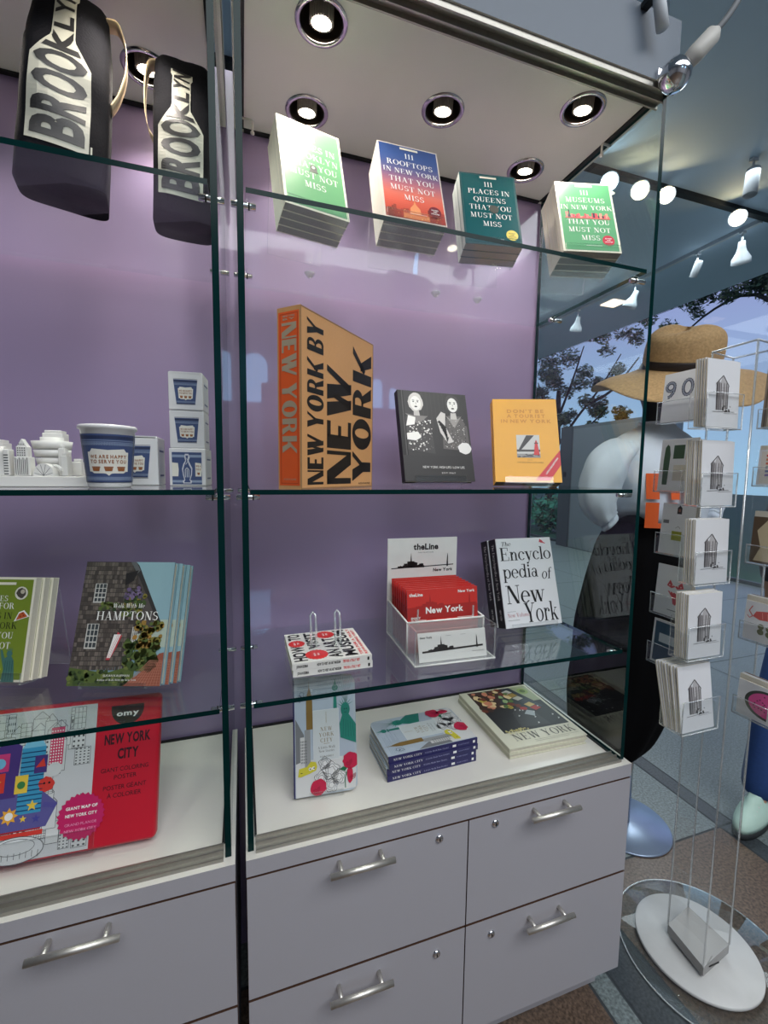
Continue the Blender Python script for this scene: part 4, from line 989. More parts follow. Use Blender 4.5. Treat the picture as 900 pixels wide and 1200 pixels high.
hp, hr = (-.248, .141, z3+.022), (rad(-19.4), 0, rad(-16.7))
hb_ = book('travel_book', 'front shingle-house Hamptons book on the left lower shelf', 'book', hp, hr, .186, .250, .020, mat('cover_paleblue', (128, 160, 172), 0.35), hampton_art, spine_mat=K(110, 120, 124), hard=True, group='Hamptons books on the left lower shelf')
stack_behind(hb_, 3, .0225, lambda k: '%s Hamptons book, showing only as a strip behind the front one' % ORD[k], side=.007)
make_easel('low clear acrylic stand under the Hamptons books', hp, z3, hr[2], rad(19.4), .13, .067, .12, .010)

# colouring poster box on the counter
CRED = mat('box_red', (196, 24, 46), 0.35, noise=0.03)
def omy_art(dr):
    r = random.Random(30); ol = K(76, 78, 80); dr.layer(1).rect(.0, .0, .735, 1, K(206, 208, 208)); dr.layer(2)
    for k in range(110):          # outlined buildings
        x = r.uniform(.0, .68); y = r.uniform(.02, .86); w = r.uniform(.03, .07); hh = r.uniform(.08, .22); x1 = min(x+w, .728); y1 = min(y+hh, .99)
        dr.layer(1+.03*k+.5).rect(x, y, x1, y1, K(212, 214, 212)); dr.L += .015; dr.frame(x, y, x1, y1, .0018, ol)
        nx, ny = r.randrange(2, 5), r.randrange(3, 8)
        if k % 3 == 0:
            for i in range(1, nx): dr.line([(x+(x1-x)*i/nx, y), (x+(x1-x)*i/nx, y1)], .0016, ol)
            for j in range(1, ny): dr.line([(x, y+(y1-y)*j/ny), (x1, y+(y1-y)*j/ny)], .0016, ol)
        elif k % 3 == 1:
            for i in range(nx):
                for j in range(ny): dr.rect(x+(x1-x)*(i+.25)/nx, y+(y1-y)*(j+.25)/ny, x+(x1-x)*(i+.7)/nx, y+(y1-y)*(j+.65)/ny, ol)
        else: dr.line([(x, y1), ((x+x1)/2, min(y1+.05, .99)), (x1, y1)], .002, ol)
    vio, blu, tea, mag, redk, yel, grn = K(74, 52, 122), K(60, 150, 190), K(30, 128, 110), K(186, 40, 110), K(214, 60, 50), K(236, 200, 70), K(60, 130, 70)
    L = lambda n: dr.layer(n)
    L(6).poly([(.28, .20), (.56, .20), (.60, .34), (.52, .46), (.30, .44)], K(92, 88, 150)); L(7).poly([(.33, .42), (.43, .42), (.44, .76), (.40, .80), (.33, .76)], vio); L(8).rect(.325, .60, .395, .72, K(206, 60, 120)); L(9).ell(.36, .655, .022, None, K(120, 190, 220), 12)
    L(8).rect(.31, .46, .385, .59, redk); L(9).star(.347, .525, .026, yel); L(7).rect(.44, .30, .535, .74, blu); dr.poly([(.44, .74), (.535, .74), (.52, .78), (.455, .78)], K(120, 190, 216))
    for k in range(13): L(8).rect(.44, .32+.032*k, .535, .328+.032*k, K(24, 70, 110))
    L(9).rect(.425, .44, .475, .56, yel); L(10).ell(.45, .495, .016, None, grn, 12); L(9).rect(.495, .56, .545, .68, vio); L(10).poly([(.50, .60), (.53, .66), (.54, .60)], redk)
    L(7).rect(.55, .60, .605, .86, K(210, 60, 100))
    for i in range(5):
        for j in range(12): L(8).rect(.553+.0105*i, .61+.02*j, .558+.0105*i, .62+.02*j, INKW)
    L(7).rect(.0, .74, .30, .92, tea); L(8).rect(.22, .86, .28, .868, INKW); dr.rect(.22, .83, .26, .838, INKW); dr.rect(.22, .78, .27, .784, INKW); L(7).rect(.14, .58, .30, .72, K(26, 120, 104)); L(7).rect(.10, .40, .285, .55, K(40, 130, 170)); L(8).poly([(.18, .45), (.23, .52), (.25, .45)], redk)
    L(8).ell(.55, .475, .032, None, redk, 18, .12); L(9).ell(.54, .485, .005, None, INKB, 6); dr.ell(.56, .485, .005, None, INKB, 6); L(8).rect(.245, .285, .325, .37, mag); L(9).ell(.265, .335, .012, None, INKW, 10); dr.ell(.305, .335, .012, None, INKW, 10); dr.rect(.272, .30, .298, .312, INKB); dr.line([(.265, .37), (.265, .40), (.305, .40), (.305, .37)], .005, mag)
    L(9).star(.415, .30, .036, K(236, 170, 60), 8, .6); L(10).ell(.415, .30, .016, None, INKW, 14); L(9).star(.50, .35, .024, yel); dr.star(.47, .27, .015, yel); L(9).star(.52, .26, .018, K(70, 70, 150)); L(8).poly([(.545, .36), (.60, .34), (.59, .31), (.54, .33)], K(84, 80, 150)); L(8).ell(.575, .57, .03, None, K(214, 216, 214), 14)
    L(7).rect(.28, .155, .55, .185, redk); dr.rect(.30, .19, .54, .20, K(170, 40, 50))
    for cx in (.24, .45):   # round arena and hall in outline
        L(8).ell(cx, .075, .11, .085, K(214, 216, 216), 26); L(9)
        dr.line([(cx+.11*math.cos(t), .075+.085*math.sin(t)) for t in [2*PI*k/26 for k in range(27)]], .0028, ol); dr.line([(cx+.075*math.cos(t), .095+.05*math.sin(t)) for t in [2*PI*k/26 for k in range(27)]], .002, ol)
        for k in range(9): dr.line([(cx-.09+.0225*k, .02), (cx-.09+.0225*k, .06)], .002, ol)
    dr.layer(1).rect(.735, 0, 1.0, 1, CRED)
    dr.layer(2); t = [rad(180+9*k) for k in range(21)]; dr.poly([(.868+.072*math.cos(a), .935+.115*math.sin(a)) for a in t], K(30, 26, 28)); dr.rect(.796, .93, .94, .965, K(30, 26, 28)); dr.layer(3).text('omy', .820, .885, .918, .925, INKW, 'bold', .1)
    dk = K(52, 14, 26); dr.text('NEW YORK', .775, .685, .975, .76, dk, 'bold', .08); dr.text('CITY', .835, .575, .925, .65, dk, 'bold', .08)
    dr.text('GIANT COLORING', .768, .49, .972, .52, dk, 'sans', .14); dr.text('POSTER', .825, .435, .922, .465, dk, 'sans', .14); dr.text('POSTER GÉANT', .782, .365, .965, .395, dk, 'sans', .14); dr.text('À COLORIER', .800, .31, .945, .34, dk, 'sans', .14)
    dr.layer(12).ell(.70, .225, .098, None, K(196, 30, 96), 52, teeth=.09); dr.layer(13)
    for i, q in enumerate(('GIANT MAP OF', 'NEW YORK CITY')): dr.text(q, .637, .275-.048*i, .765, .296-.048*i, INKW, 'bold', .1)
    for i, q in enumerate(('GRAND PLAN DE', 'NEW YORK CITY')): dr.text(q, .637, .17-.04*i, .765, .187-.04*i, K(236, 150, 190), 'sans', .1)
op, orr = (-.392, .100, ZC+.0155), (rad(-19.6), 0, rad(-2.6))
root = thing('poster_box', 'red and white colouring poster box leaning on the left counter', 'box', op, orr)
w, h, d = .436, .276, .030; m = MB()
m.bev(-w/2, w/2, 0.0005, d, 0, h, .010, CRED, 4)
omy_art(Draw(m, plane((-w/2+.004, 0.0004, .006), (w-.010, 0, 0), (0, 0, h-.012), (0, -1, 0)), w-.010, h-.012)); m.build('carton', root)
make_easel('clear acrylic stand with a wide lip holding the poster box', op, ZC, orr[2], rad(19.6), .22, .030, .20, .045)

# ---- middle shelf: model city, cup, cartons
zb = SHZ[1]
CUPB = K(64, 80, 122); CUPD = K(42, 52, 84); CUPL = K(140, 156, 182); CUPC = K(226, 224, 214); BRN = K(150, 92, 52)
def cup_print(dr, n=14):
    """blue and white greek-pattern print with the greeting plaque"""
    dr.layer(1).grid(0, 0, 1, 1, CUPB, n)
    dr.layer(2).grid(0, .90, 1, .965, CUPD, n); dr.grid(0, .865, 1, .875, CUPL, n); dr.grid(0, .77, 1, .84, CUPL, n); dr.grid(0, .05, 1, .12, CUPL, n); dr.grid(0, .0, 1, .02, CUPD, n)
    dr.layer(3); k = 26
    for i in range(k):
        x = i/k
        for y in (.775, .055): dr.rect(x, y, x+.5/k, y+.012, CUPB); dr.rect(x, y, x+.14/k, y+.055, CUPB); dr.rect(x+.14/k, y+.043, x+.8/k, y+.055, CUPB); dr.rect(x+.4/k, y+.02, x+.8/k, y+.03, CUPB)
    dr.layer(3); out = [(.20, .20), (.46, .17), (.50, .14), (.54, .17), (.80, .20), (.83, .26), (.85, .62), (.81, .66), (.79, .71), (.68, .69), (.5, .675), (.32, .69), (.21, .71), (.19, .66), (.15, .62), (.17, .26)]
    # plaque in strips so that it follows a curved side
    q = 16
    for i in range(q):
        a, b = .155+.69*i/q, .155+.69*(i+1)/q
        lo = lambda x: .195-.05*max(0, 1-abs(x-.5)/.05) if .2 < x < .8 else .23
        hi = lambda x: .675+.03*abs(x-.5)/.3 if .2 < x < .8 else .635
        dr.poly([(a, lo(a)), (b, lo(b)), (b, hi(b)), (a, hi(a))], CUPC)
    dr.layer(4); dr.text('WE ARE HAPPY', .20, .50, .80, .575, BRN, 'bold', .25); dr.text('TO SERVE YOU', .20, .40, .80, .475, BRN, 'bold', .25)
    for cx in (.29, .5, .71): dr.grid(cx-.075, .315, cx+.075, .335, BRN, 5); [dr.poly([(cx-.055+.11*q_/5, .24), (cx-.055+.11*(q_+1)/5, .24), (cx-.07+.14*(q_+1)/5, .31), (cx-.07+.14*q_/5, .31)], BRN) for q_ in range(5)]
def cup():
    root = thing('coffee_cup', 'blue and white WE ARE HAPPY TO SERVE YOU cup on the left shelf', 'cup', (-.2395, .15, zb+.0004))
    cer = mat('glazed_ceramic', (226, 226, 228), 0.18, coat=.5); m = MB()
    prof = [(.0005, .0), (.0345, .0), (.0368, .003), (.0455, .108), (.0492, .110), (.0500, .1135), (.0488, .117), (.0465, .1175), (.0440, .1145), (.0350, .006), (.0005, .005)]
    m.lathe(prof, cer, n=56)
    def P(u, v, l):
        a = rad(-90-70+140*u+12); z = .0095+.090*v; r = .0368+(.0455-.0368)*(z-.003)/.105+.0003+l*EPS
        return Vector((r*math.cos(a), r*math.sin(a), z))
    cup_print(Draw(m, P, .088, .090), 18)
    def P2(u, v, l): return P(u*1.12+1.03, v, l)
    d2 = Draw(m, P2, .088, .09); d2.layer(1).grid(0, 0, 1.35, 1, CUPB, 18); d2.layer(2).grid(0, .77, 1.35, .84, CUPL, 14); d2.grid(0, .05, 1.35, .12, CUPL, 14)
    m.build('cup_body', root); return root
cup()
CARD = mat('carton_white', (220, 220, 222), 0.5, noise=0.03)
def bottle_fig(dr):
    dr.layer(1).rect(0, 0, 1, 1, CUPB); dr.layer(2).rect(0, .84, 1, .92, CUPL); dr.rect(0, .06, 1, .13, CUPL); dr.layer(3)
    c = K(206, 208, 216); dr.poly([(.36, .03), (.64, .03), (.66, .12), (.60, .14), (.66, .30), (.68, .50), (.60, .66), (.56, .74), (.60, .84), (.56, .95), (.44, .95), (.42, .84), (.45, .74), (.38, .64), (.33, .48), (.36, .28), (.40, .14), (.35, .12)], c)
    dr.layer(4).poly([(.39, .06), (.61, .06), (.58, .15), (.63, .32), (.64, .48), (.56, .62), (.53, .74), (.55, .90), (.46, .90), (.48, .74), (.42, .62), (.37, .46), (.39, .30), (.43, .15)], CUPB)
    dr.layer(5); dr.line([(.44, .22), (.44, .46), (.50, .52), (.56, .46), (.56, .22)], .025, c); dr.line([(.5, .22), (.5, .46)], .025, c); dr.line([(.46, .62), (.54, .72), (.50, .82)], .02, c)
    for s, x in ((0, .0), (1, .78)):
        dr.layer(3).poly([(x, .25), (x+.20, .25), (x+.22, .45), (x+.20, .66), (x, .68)], CUPC)
    dr.layer(4).text('WE A', .80, .54, .97, .60, BRN, 'bold', .2); dr.text('TO S', .80, .44, .97, .50, BRN, 'bold', .2); dr.poly([(.86, .30), (.92, .30), (.94, .37), (.84, .37)], BRN)
def carton(label, loc, yaw, w, h, d, front, tuck=True):
    root = thing('cup_carton', label, 'box', loc, (0, 0, yaw), 'white cup cartons on the left middle shelf')
    m = MB(); m.bev(-w/2, w/2, 0.0004, d, 0, h, .0022, CARD, 2)
    if front == 'cup':
        def P(u, v, l):
            vv = v; k = .78+.22*vv
            return Vector(((u-.5)*k*w*.70, 0.0003-l*EPS, h*(.16+.64*v)))
        cup_print(Draw(m, P, w*.6, h*.64), 1)
        dr = Draw(m, plane((-w/2, .0003, 0), (w, 0, 0), (0, 0, h), (0, -1, 0)), w, h); dr.layer(1).rect(.15, .815, .85, .822, CUPD); dr.rect(.22, .142, .78, .149, CUPD)
    else: bottle_fig(Draw(m, plane((-w/2+.006, .0003, .003), (w-.014, 0, 0), (0, 0, h*.86), (0, -1, 0)), w-.014, h*.86))
    d2 = Draw(m, plane((w/2, .006, h*.14), (0, d-.012, 0), (0, 0, h*.66), (1, 0, 0)), d-.012, h*.66)
    d2.layer(1).rect(.12, 0, .88, 1, K(206, 210, 216)); d2.layer(2).rect(.16, .84, .84, .90, CUPB); d2.rect(.2, .06, .8, .12, CUPB)
    m.build('carton_body', root)
    if tuck: t = MB(); t.box(-w/2+.003, w/2-.003, .002, d-.002, h, h+.0006, CARD); t.box(-w/2+.004, w/2-.004, .0004, .0012, h-.004, h+.0004, CARD); t.build('tuck_flap', root)
    return root
ch_ = .0835
carton('bottom white cup carton of the stack of three, showing a bottle figure', (-.111, .245, zb+.0004), rad(-6), .076, ch_, .078, 'bottle', False)
carton('middle white cup carton of the stack of three', (-.110, .247, zb+.0006+ch_), rad(-4), .072, ch_, .078, 'cup', False)
carton('top white cup carton of the stack of three', (-.1105, .245, zb+.0010+2*ch_), rad(-5), .071, ch_-.001, .078, 'cup')
carton('single white cup carton standing just behind the blue cup', (-.221, .268, zb+.0004), rad(0), .094, .109, .094, 'cup')

PLA = mat('white_resin', (226, 225, 221), 0.5, noise=0.02)
def model_city():
    root = thing('model_city', 'white miniature city of famous towers on a slab base, left shelf', 'model', (-.415, .165, zb+.0004))
    b = MB(); b.bev(-.125, .142, 0, .13, 0, .020, .0015, PLA, 2); b.build('base', root)
    line = K(70, 72, 74)
    def part(f, nm='building'): m = MB(); f(m); return m.build(nm, root)
    def arched(m):    # market hall with round roof end
        x0, x1, y0, y1, z0 = -.12, -.005, .012, .05, .0205; n = 10
        prof = [(y0, z0), (y1, z0), (y1, .062)]+[((y0+y1)/2+(y1-y0)/2*math.cos(PI*k/n), .062+.014*math.sin(PI*k/n)) for k in range(1, n)]+[(y0, .062)]
        m.prism(prof, x0, x1, 'x', PLA)
    part(arched)
    def endhall(m):
        m.bev(-.004, .006, .008, .03, .0205, .070, .002, PLA, 2); d = Draw(m, plane((-.004, .008, .0205), (.010, 0, 0), (0, 0, .05), (0, -1, 0)), .01, .05); d.layer(1)
        for k in range(8): d.rect(.15, .05+.10*k, .85, .09+.10*k, line)
    part(endhall)
    def gothic(m):
        x, w = .026, .0125
        m.bev(x-w, x+w, .006, .03, .0205, .056, .001, PLA, 1); m.bev(x-w*.7, x+w*.7, .008, .028, .056, .076, .001, PLA, 1); m.prism([(x-w*.6, .076), (x+w*.6, .076), (x, .090)], .010, .026, 'y', PLA)
        d = Draw(m, plane((x-w, .006, .0205), (2*w, 0, 0), (0, 0, .036), (0, -1, 0)), 2*w, .036); d.layer(1)
        for k in range(7): d.rect(.10+.12*k, .05, .145+.12*k, .85 if k % 2 else .95, line)
        d2 = Draw(m, plane((x-w*.7, .008, .056), (1.4*w, 0, 0), (0, 0, .034), (0, -1, 0)), 1.4*w, .034); d2.layer(1)
        for i in range(4):
            for j in range(4): d2.rect(.12+.2*i, .06+.13*j, .22+.2*i, .13+.13*j, line)
        for k in range(3): d2.ell(.3+.2*k, .70, .06, None, line, 8)
    part(gothic)
    def museum(m):    # stacked round tiers
        for r, z0, z1 in ((.026, .022, .040), (.029, .042, .056), (.032, .058, .072), (.035, .074, .090)):
            m.lathe([(.0005, z0), (r-.003, z0), (r, z1), (.0005, z1)], PLA, c=(.050, .082, 0), n=28)
        m.lathe([(.0005, .022), (.020, .022), (.020, .098), (.0005, .098)], PLA, c=(.050, .082, 0), n=24)
    part(museum)
    def block(x0, x1, y0, y1, z1, c=.001):
        def f(m): m.bev(x0, x1, y0, y1, .0205, z1, c, PLA, 1); m.bev(x0+.003, x1-.003, y0+.003, y1-.003, z1, z1+.006, c, PLA, 1)
        part(f)
    block(.030, .066, .090, .125, .108); block(.068, .080, .055, .09, .076); block(.078, .090, .035, .06, .060); block(.076, .094, .10, .125, .050); block(-.06, -.03, .07, .11, .085); block(-.11, -.08, .065, .10, .075)
    def halfdome(m):
        n = 12; m.prism([(.058+.017*math.cos(PI*k/n), .0205+.024*math.sin(PI*k/n)) for k in range(n+1)], .010, .034, 'y', PLA)
        d = Draw(m, plane((.041, .010, .0205), (.034, 0, 0), (0, 0, .024), (0, -1, 0)), .034, .024); d.layer(1)
        for k in range(6): d.line([(.5, .02), (.5+.45*math.cos(PI*(k+.5)/6), .92*math.sin(PI*(k+.5)/6))], .02, line)
    part(halfdome, 'arched_gate')
    def scroll(m): m.tube([(.070+.010*math.cos(t), .03, .030+.010*math.sin(t)) for t in [rad(20*k) for k in range(14)]], .0035, PLA, 8)
    part(scroll, 'bridge')
model_city()

# ---- upper shelf: stuffed black tote bags
TOTE = mat('tote_black_canvas', (13, 14, 20), 0.9, noise=0.25, scale=260, bump=.3, spec=.15); TCREAM = K(172, 172, 158); STRAP = mat('strap_cream', (222, 200, 164), 0.75, noise=0.1, scale=300, bump=.3)
def fine_tris(polys, lim=.13):
    out = []; todo = [p if len(p) == 3 else None for p in polys]
    todo = []
    for p in polys:
        for i in range(1, len(p)-1): todo.append((p[0], p[i], p[i+1]))
    while todo:
        a, b, c = todo.pop(); e = [math.dist(a, b), math.dist(b, c), math.dist(c, a)]; k = max(range(3), key=lambda i: e[i])
        if e[k] < lim: out.append([a, b, c]); continue
        if k == 1: a, b, c = b, c, a
        elif k == 2: a, b, c = c, a, b
        m = ((a[0]+b[0])/2, (a[1]+b[1])/2); todo += [(a, m, c), (m, b, c)]
    return out
def tote(label, loc, rot, w, d, h, u0, u1, v0, v1, seed, strap_pts):
    root = thing('tote_bag', label, 'tote bag', loc, rot, 'black canvas tote bags on the left top shelf')
    r = random.Random(seed); m = MB(); n = 48; nz = 22; ph = [r.uniform(0, 6) for _ in range(6)]
    def sect(z):
        t = z/h; ww = w/2*(1+.05*math.sin(3*t+ph[0])-.10*max(0, t-.8)/.2); dd = d/2*(1-.45*max(0, t-.55)/.45+.06*math.sin(5*t+ph[1]))
        return ww, dd
    def front(u, t):
        return .006*math.sin(PI*u)*math.sin(PI*min(t, 1))+.0022*math.sin(7*u+9*t+ph[2])*(.4+t)+.0012*math.sin(23*t+5*u+ph[3])
    rings = []
    for i in range(nz+1):
        t = i/nz; z = h*t; ww, dd = sect(z); R = []
        e = 5.0 if t < .7 else 3.4
        for k in range(n):
            a = 2*PI*k/n; c, s = math.cos(a), math.sin(a)
            x = ww*math.copysign(abs(c)**(2/e), c); y = dd*math.copysign(abs(s)**(2/e), s)
            b = front((x+ww)/(2*ww), t)
            R.append(Vector((x, y-(b if s < 0 else -b*.6)+d/2, z)))
        rings.append(R)
    # rounded slumped top
    for q, zz in ((.86, .010), (.5, .018), (.02, .021)):
        R = [Vector((p.x*q, (p.y-d/2)*q+d/2, h+zz)) for p in rings[nz]]; rings.append(R)
    m.skin(rings, TOTE, cap=True)
    def P(u, v, l):
        z = h*v; ww, dd = sect(z); x = (u-.5)*2*ww; e = 5.0 if v < .7 else 3.4
        q = max(1-min(abs(x)/ww, .999)**e, .02)**(1/e); return Vector((x, d/2-dd*q-front(u, v)-.0006-l*EPS*2, z))
    dr = Draw(m, P, w, h); dr.layer(1)
    # the bottle: half width along its height
    def hw(s):
        if s < .50: return .5-.03*abs(s-.3)
        if s < .66: a = (s-.50)/.16; return .494*(1-a)+.20*a-.0*a
        if s < .93: return .20-.02*(s-.66)
        return .235
    cu = (u0+u1)/2; cw = (u1-u0); N = 40
    for i in range(N):
        a, b = i/N, (i+1)/N
        for j in range(6):
            f = lambda s, k: cu+cw*hw(s)*(-1+2*k/6)
            dr.poly([(f(a, j), v0+(v1-v0)*a), (f(a, j+1), v0+(v1-v0)*a), (f(b, j+1), v0+(v1-v0)*b), (f(b, j), v0+(v1-v0)*b)], TCREAM)
    dr.layer(2); s0 = .035
    seg = {'B': .13, 'R': .12, 'O': .125, 'o': .125, 'K': .15, 'L': .085, 'Y': .09, 'N': .09}; lens = []
    for ch in 'BROoKLYN':
        polys, gw = GL[('bold', ch.upper())]; ln = seg[ch]
        for p in fine_tris(polys):
            q = []
            for gx, gy in p:
                s = s0+gx/gw*ln; hf = hw(min(s, .99))*.86
                q.append((cu+cw*hf*(1-2*gy), v0+(v1-v0)*s))
            dr.poly(q, INKB)
        s0 += ln+.0075
    dr.layer(2).rect(u1+.01, v0+.01, u1+.03, v0+.05, TCREAM)
    m.build('bag_body', root)
    st = MB(); hwid = .013; vs = []
    for i, p in enumerate(strap_pts):
        p = Vector(p); vs.append([p+Vector((0, -hwid, .004)), p+Vector((.0015, -hwid, 0)), p+Vector((.0015, hwid, 0)), p+Vector((0, hwid, .004))])
    # smooth the strap path
    fine = []
    for i in range(len(vs)-1):
        for k in range(5):
            t = k/5; P0 = vs[max(i-1, 0)]; P1 = vs[i]; P2 = vs[i+1]; P3 = vs[min(i+2, len(vs)-1)]
            fine.append([.5*((2*P1[j])+(P2[j]-P0[j])*t+(2*P0[j]-5*P1[j]+4*P2[j]-P3[j])*t*t+(3*P1[j]-P0[j]-3*P2[j]+P3[j])*t**3) for j in range(4)])
    fine.append(vs[-1]); st.skin(fine, STRAP, True); st.build('handle', root)
    return root
tz = SHZ[0]+.0006
tote('larger left black Brooklyn bottle tote bag, cut by the top edge', (-.290, .122, tz), (rad(-6), rad(4), rad(9)), .132, .085, .36, .12, .80, .17, 1.0, 3, [(.052, .04, .352), (.072, .03, .345), (.086, .03, .31), (.088, .03, .26), (.078, .035, .215), (.066, .04, .19)])
tote('smaller right black Brooklyn bottle tote bag beside the glass panel', (-.0985, .172, tz), (rad(-3), rad(1.5), rad(3)), .116, .09, .315, .10, .84, .13, .93, 5, [(-.050, .05, .318), (-.066, .045, .305), (-.073, .045, .26), (-.072, .045, .21), (-.066, .045, .18), (-.056, .05, .165)])

# ================================================================== CARD SPINNER
CF = [(1.236, -.049), (1.372, -.028), (1.366, .094), (1.250, .072)]     # column corners: front, right, back, left
cxr, cyr = 1.306, .022
def spinner():
    root = thing('card_spinner', 'tall clear acrylic card spinner on a white disc base beside the right cabinet', 'card rack', (0, 0, 0))
    g = glass('acrylic_disc', (.93, .95, .95), .05, .03)
    m = MB(); m.lathe([(.0005, .0004), (.238, .0004), (.240, .003), (.238, .006), (.0005, .006)], g, c=(1.332, .010, 0), n=72); m.tube([(1.332+.239*math.cos(2*PI*k/60), .010+.239*math.sin(2*PI*k/60), .0035) for k in range(61)], .0024, ACRYL_EDGE, 6); m.build('clear_base_disc', root)
    wd = mat('white_base_disc', (206, 206, 204), 0.35, noise=0.12, scale=14)
    m = MB(); m.lathe([(.0005, .0065), (.160, .0065), (.163, .009), (.163, .016), (.161, .018), (.0005, .018)], wd, c=(1.315, .028, 0), n=72); m.build('base_disc', root)
    m = MB(); m.lathe([(.0005, .018), (.050, .018), (.050, .030), (.0005, .030)], K(170, 165, 158), c=(cxr, cyr, 0), n=36); m.build('turntable_hub', root)
    bl = mat('clear_block', (150, 148, 146), 0.25, noise=0.05)
    m = MB(); m.prism(CF, .0305, .0600, 'z', bl); m.box(1.262, 1.30, -.049, -.047, .05, .053, BLACK); m.build('base_block', root)
    ZTOPR = 1.80
    m = MB(); n = 4
    for i in range(4):
        a, b = Vector((*CF[i], 0)), Vector((*CF[(i+1) % 4], 0)); m.face([a+Vector((0, 0, .060)), b+Vector((0, 0, .060)), b+Vector((0, 0, ZTOPR)), a+Vector((0, 0, ZTOPR))], ACRYL)
    for c in CF: m.tube([(c[0], c[1], .06), (c[0], c[1], ZTOPR)], .0028, ACRYL_EDGE, 6)
    m.tube([(c[0], c[1], ZTOPR) for c in CF+CF[:1]], .0028, ACRYL_EDGE, 6); m.build('column', root)
    def pocket(x, y, z, yaw, w, d, hf, hb, wing=None):
        """tray at x,y (front bottom centre) facing local -y"""
        M = Matrix.Translation((x, y, z)) @ Matrix.Rotation(yaw, 4, 'Z'); p = MB(); q = MB()
        def bx(*a, mats=None): p.box(*a, ACRYL, M=M, mats=mats or [ACRYL_EDGE, ACRYL_EDGE, ACRYL, ACRYL, ACRYL_EDGE, ACRYL_EDGE])
        t = .0022
        bx(-w/2, w/2, -t, 0, -.003, hf); bx(-w/2, w/2, d, d+t, -.003, hb); bx(-w/2, w/2, 0, d, -.003, -.0005, mats=[ACRYL, ACRYL]+[ACRYL_EDGE]*4)
        for s in (-1, 1): bx(s*w/2-t/2, s*w/2+t/2, 0, d, -.003, hf*.8, mats=[ACRYL_EDGE]*4+[ACRYL]*2)
        e = [(-w/2, -t, -.003), (-w/2, -t, hf), (w/2, -t, hf), (w/2, -t, -.003), (-w/2, -t, -.003)]
        p.tube([M @ Vector(v) for v in e], .0013, ACRYL_EDGE, 5)
        p.build('card_pocket', root)
    return root, pocket
spin, pocket = spinner()
CARDW = mat('card_white', (224, 225, 228), 0.5, noise=0.02); SLV = mat('card_envelope', (214, 208, 194), 0.6, noise=0.05)
PEN = K(62, 58, 60); PENL = K(132, 128, 130)
def tower_art(dr):
    dr.layer(1); r = random.Random(40)
    Z = dr.P
    dr = Draw(dr.mb, lambda u, v, l: Z(.5+(u-.53)*1.35, .47+(v-.49)*1.12, l), dr.W, dr.H); dr.layer(1)
    dr.poly([(.38, .30), (.46, .30), (.46, .66), (.42, .70), (.38, .64)], K(150, 146, 148)); dr.poly([(.46, .30), (.62, .32), (.64, .62), (.56, .74), (.50, .74), (.46, .66)], K(184, 181, 182)); dr.layer(2)
    for x in (.40, .44, .48, .545, .60): dr.line([(x, .30), (x, .66)], .014, PEN)
    dr.line([(.36, .64), (.52, .76), (.66, .62)], .016, PEN); dr.line([(.38, .30), (.38, .64)], .016, PEN); dr.line([(.63, .32), (.64, .62)], .016, PEN)
    for k in range(9): y = .32+.035*k; dr.line([(.38, y), (.46, y-.01), (.63, y+.01)], .006, PENL)
    for k in range(16): x, y = r.uniform(.50, .70), r.uniform(.285, .36); dr.ell(x, y, r.uniform(.008, .022), None, PEN, 7)
    dr.line([(.30, .275), (.80, .285)], .008, PEN); dr.line([(.55, .26), (.86, .265)], .006, PENL); dr.rect(.505, .44, .545, .52, PENL)
def card(label, loc, rot, w, h, art, base=CARDW, group=None, name='greeting_card', edge=SLV, t=.0036):
    m = MB(); m.box(-w/2, w/2, 0, t, 0, h, base, mats=[edge, edge, base, edge, edge, edge]); art and art(Draw(m, plane((-w/2, 0, 0), (w, 0, 0), (0, 0, h), (0, -1, 0)), w, h))
    return tag(m.build(name, loc=loc, rot=rot), label, 'card', group)
TIER = [(1.118, -.0587, 1.577, 5, 'topmost pocket'), (1.135, -.0490, 1.385, 7, 'second pocket from the top'), (1.122, -.0587, 1.190, 5, 'third pocket from the top'), (1.088, -.0800, 1.010, 6, 'fourth pocket from the top'), (1.074, -.0910, .828, 8, 'lowest pocket')]
tc0 = None
for ti, (x, y, z, n, nm) in enumerate(TIER):
    tl = rad(-2 if ti < 4 else -8)
    for k in range(n):
        lb = ('front white tower-sketch card in the %s of the spinner' % nm) if k == 0 else '%s tower-sketch card from the front in the %s' % (ORD[k], nm)
        loc = (x-.0012*k+(random.uniform(-.001, .001) if k else 0), y+.0052*k, z+(random.uniform(0, .003) if k else 0)); rot = (tl-(.012*k if ti == 4 else 0), 0, rad(random.uniform(-1, 1)))
        if tc0 is None: tc0 = card(lb, loc, rot, .114, .161, tower_art, group='tower-sketch cards in the spinner')
        else: dup(tc0, loc, rot, lb)
    pocket(x, y-.0025, z-.0005, 0, .124, .0054*n+.012, .082, .10)
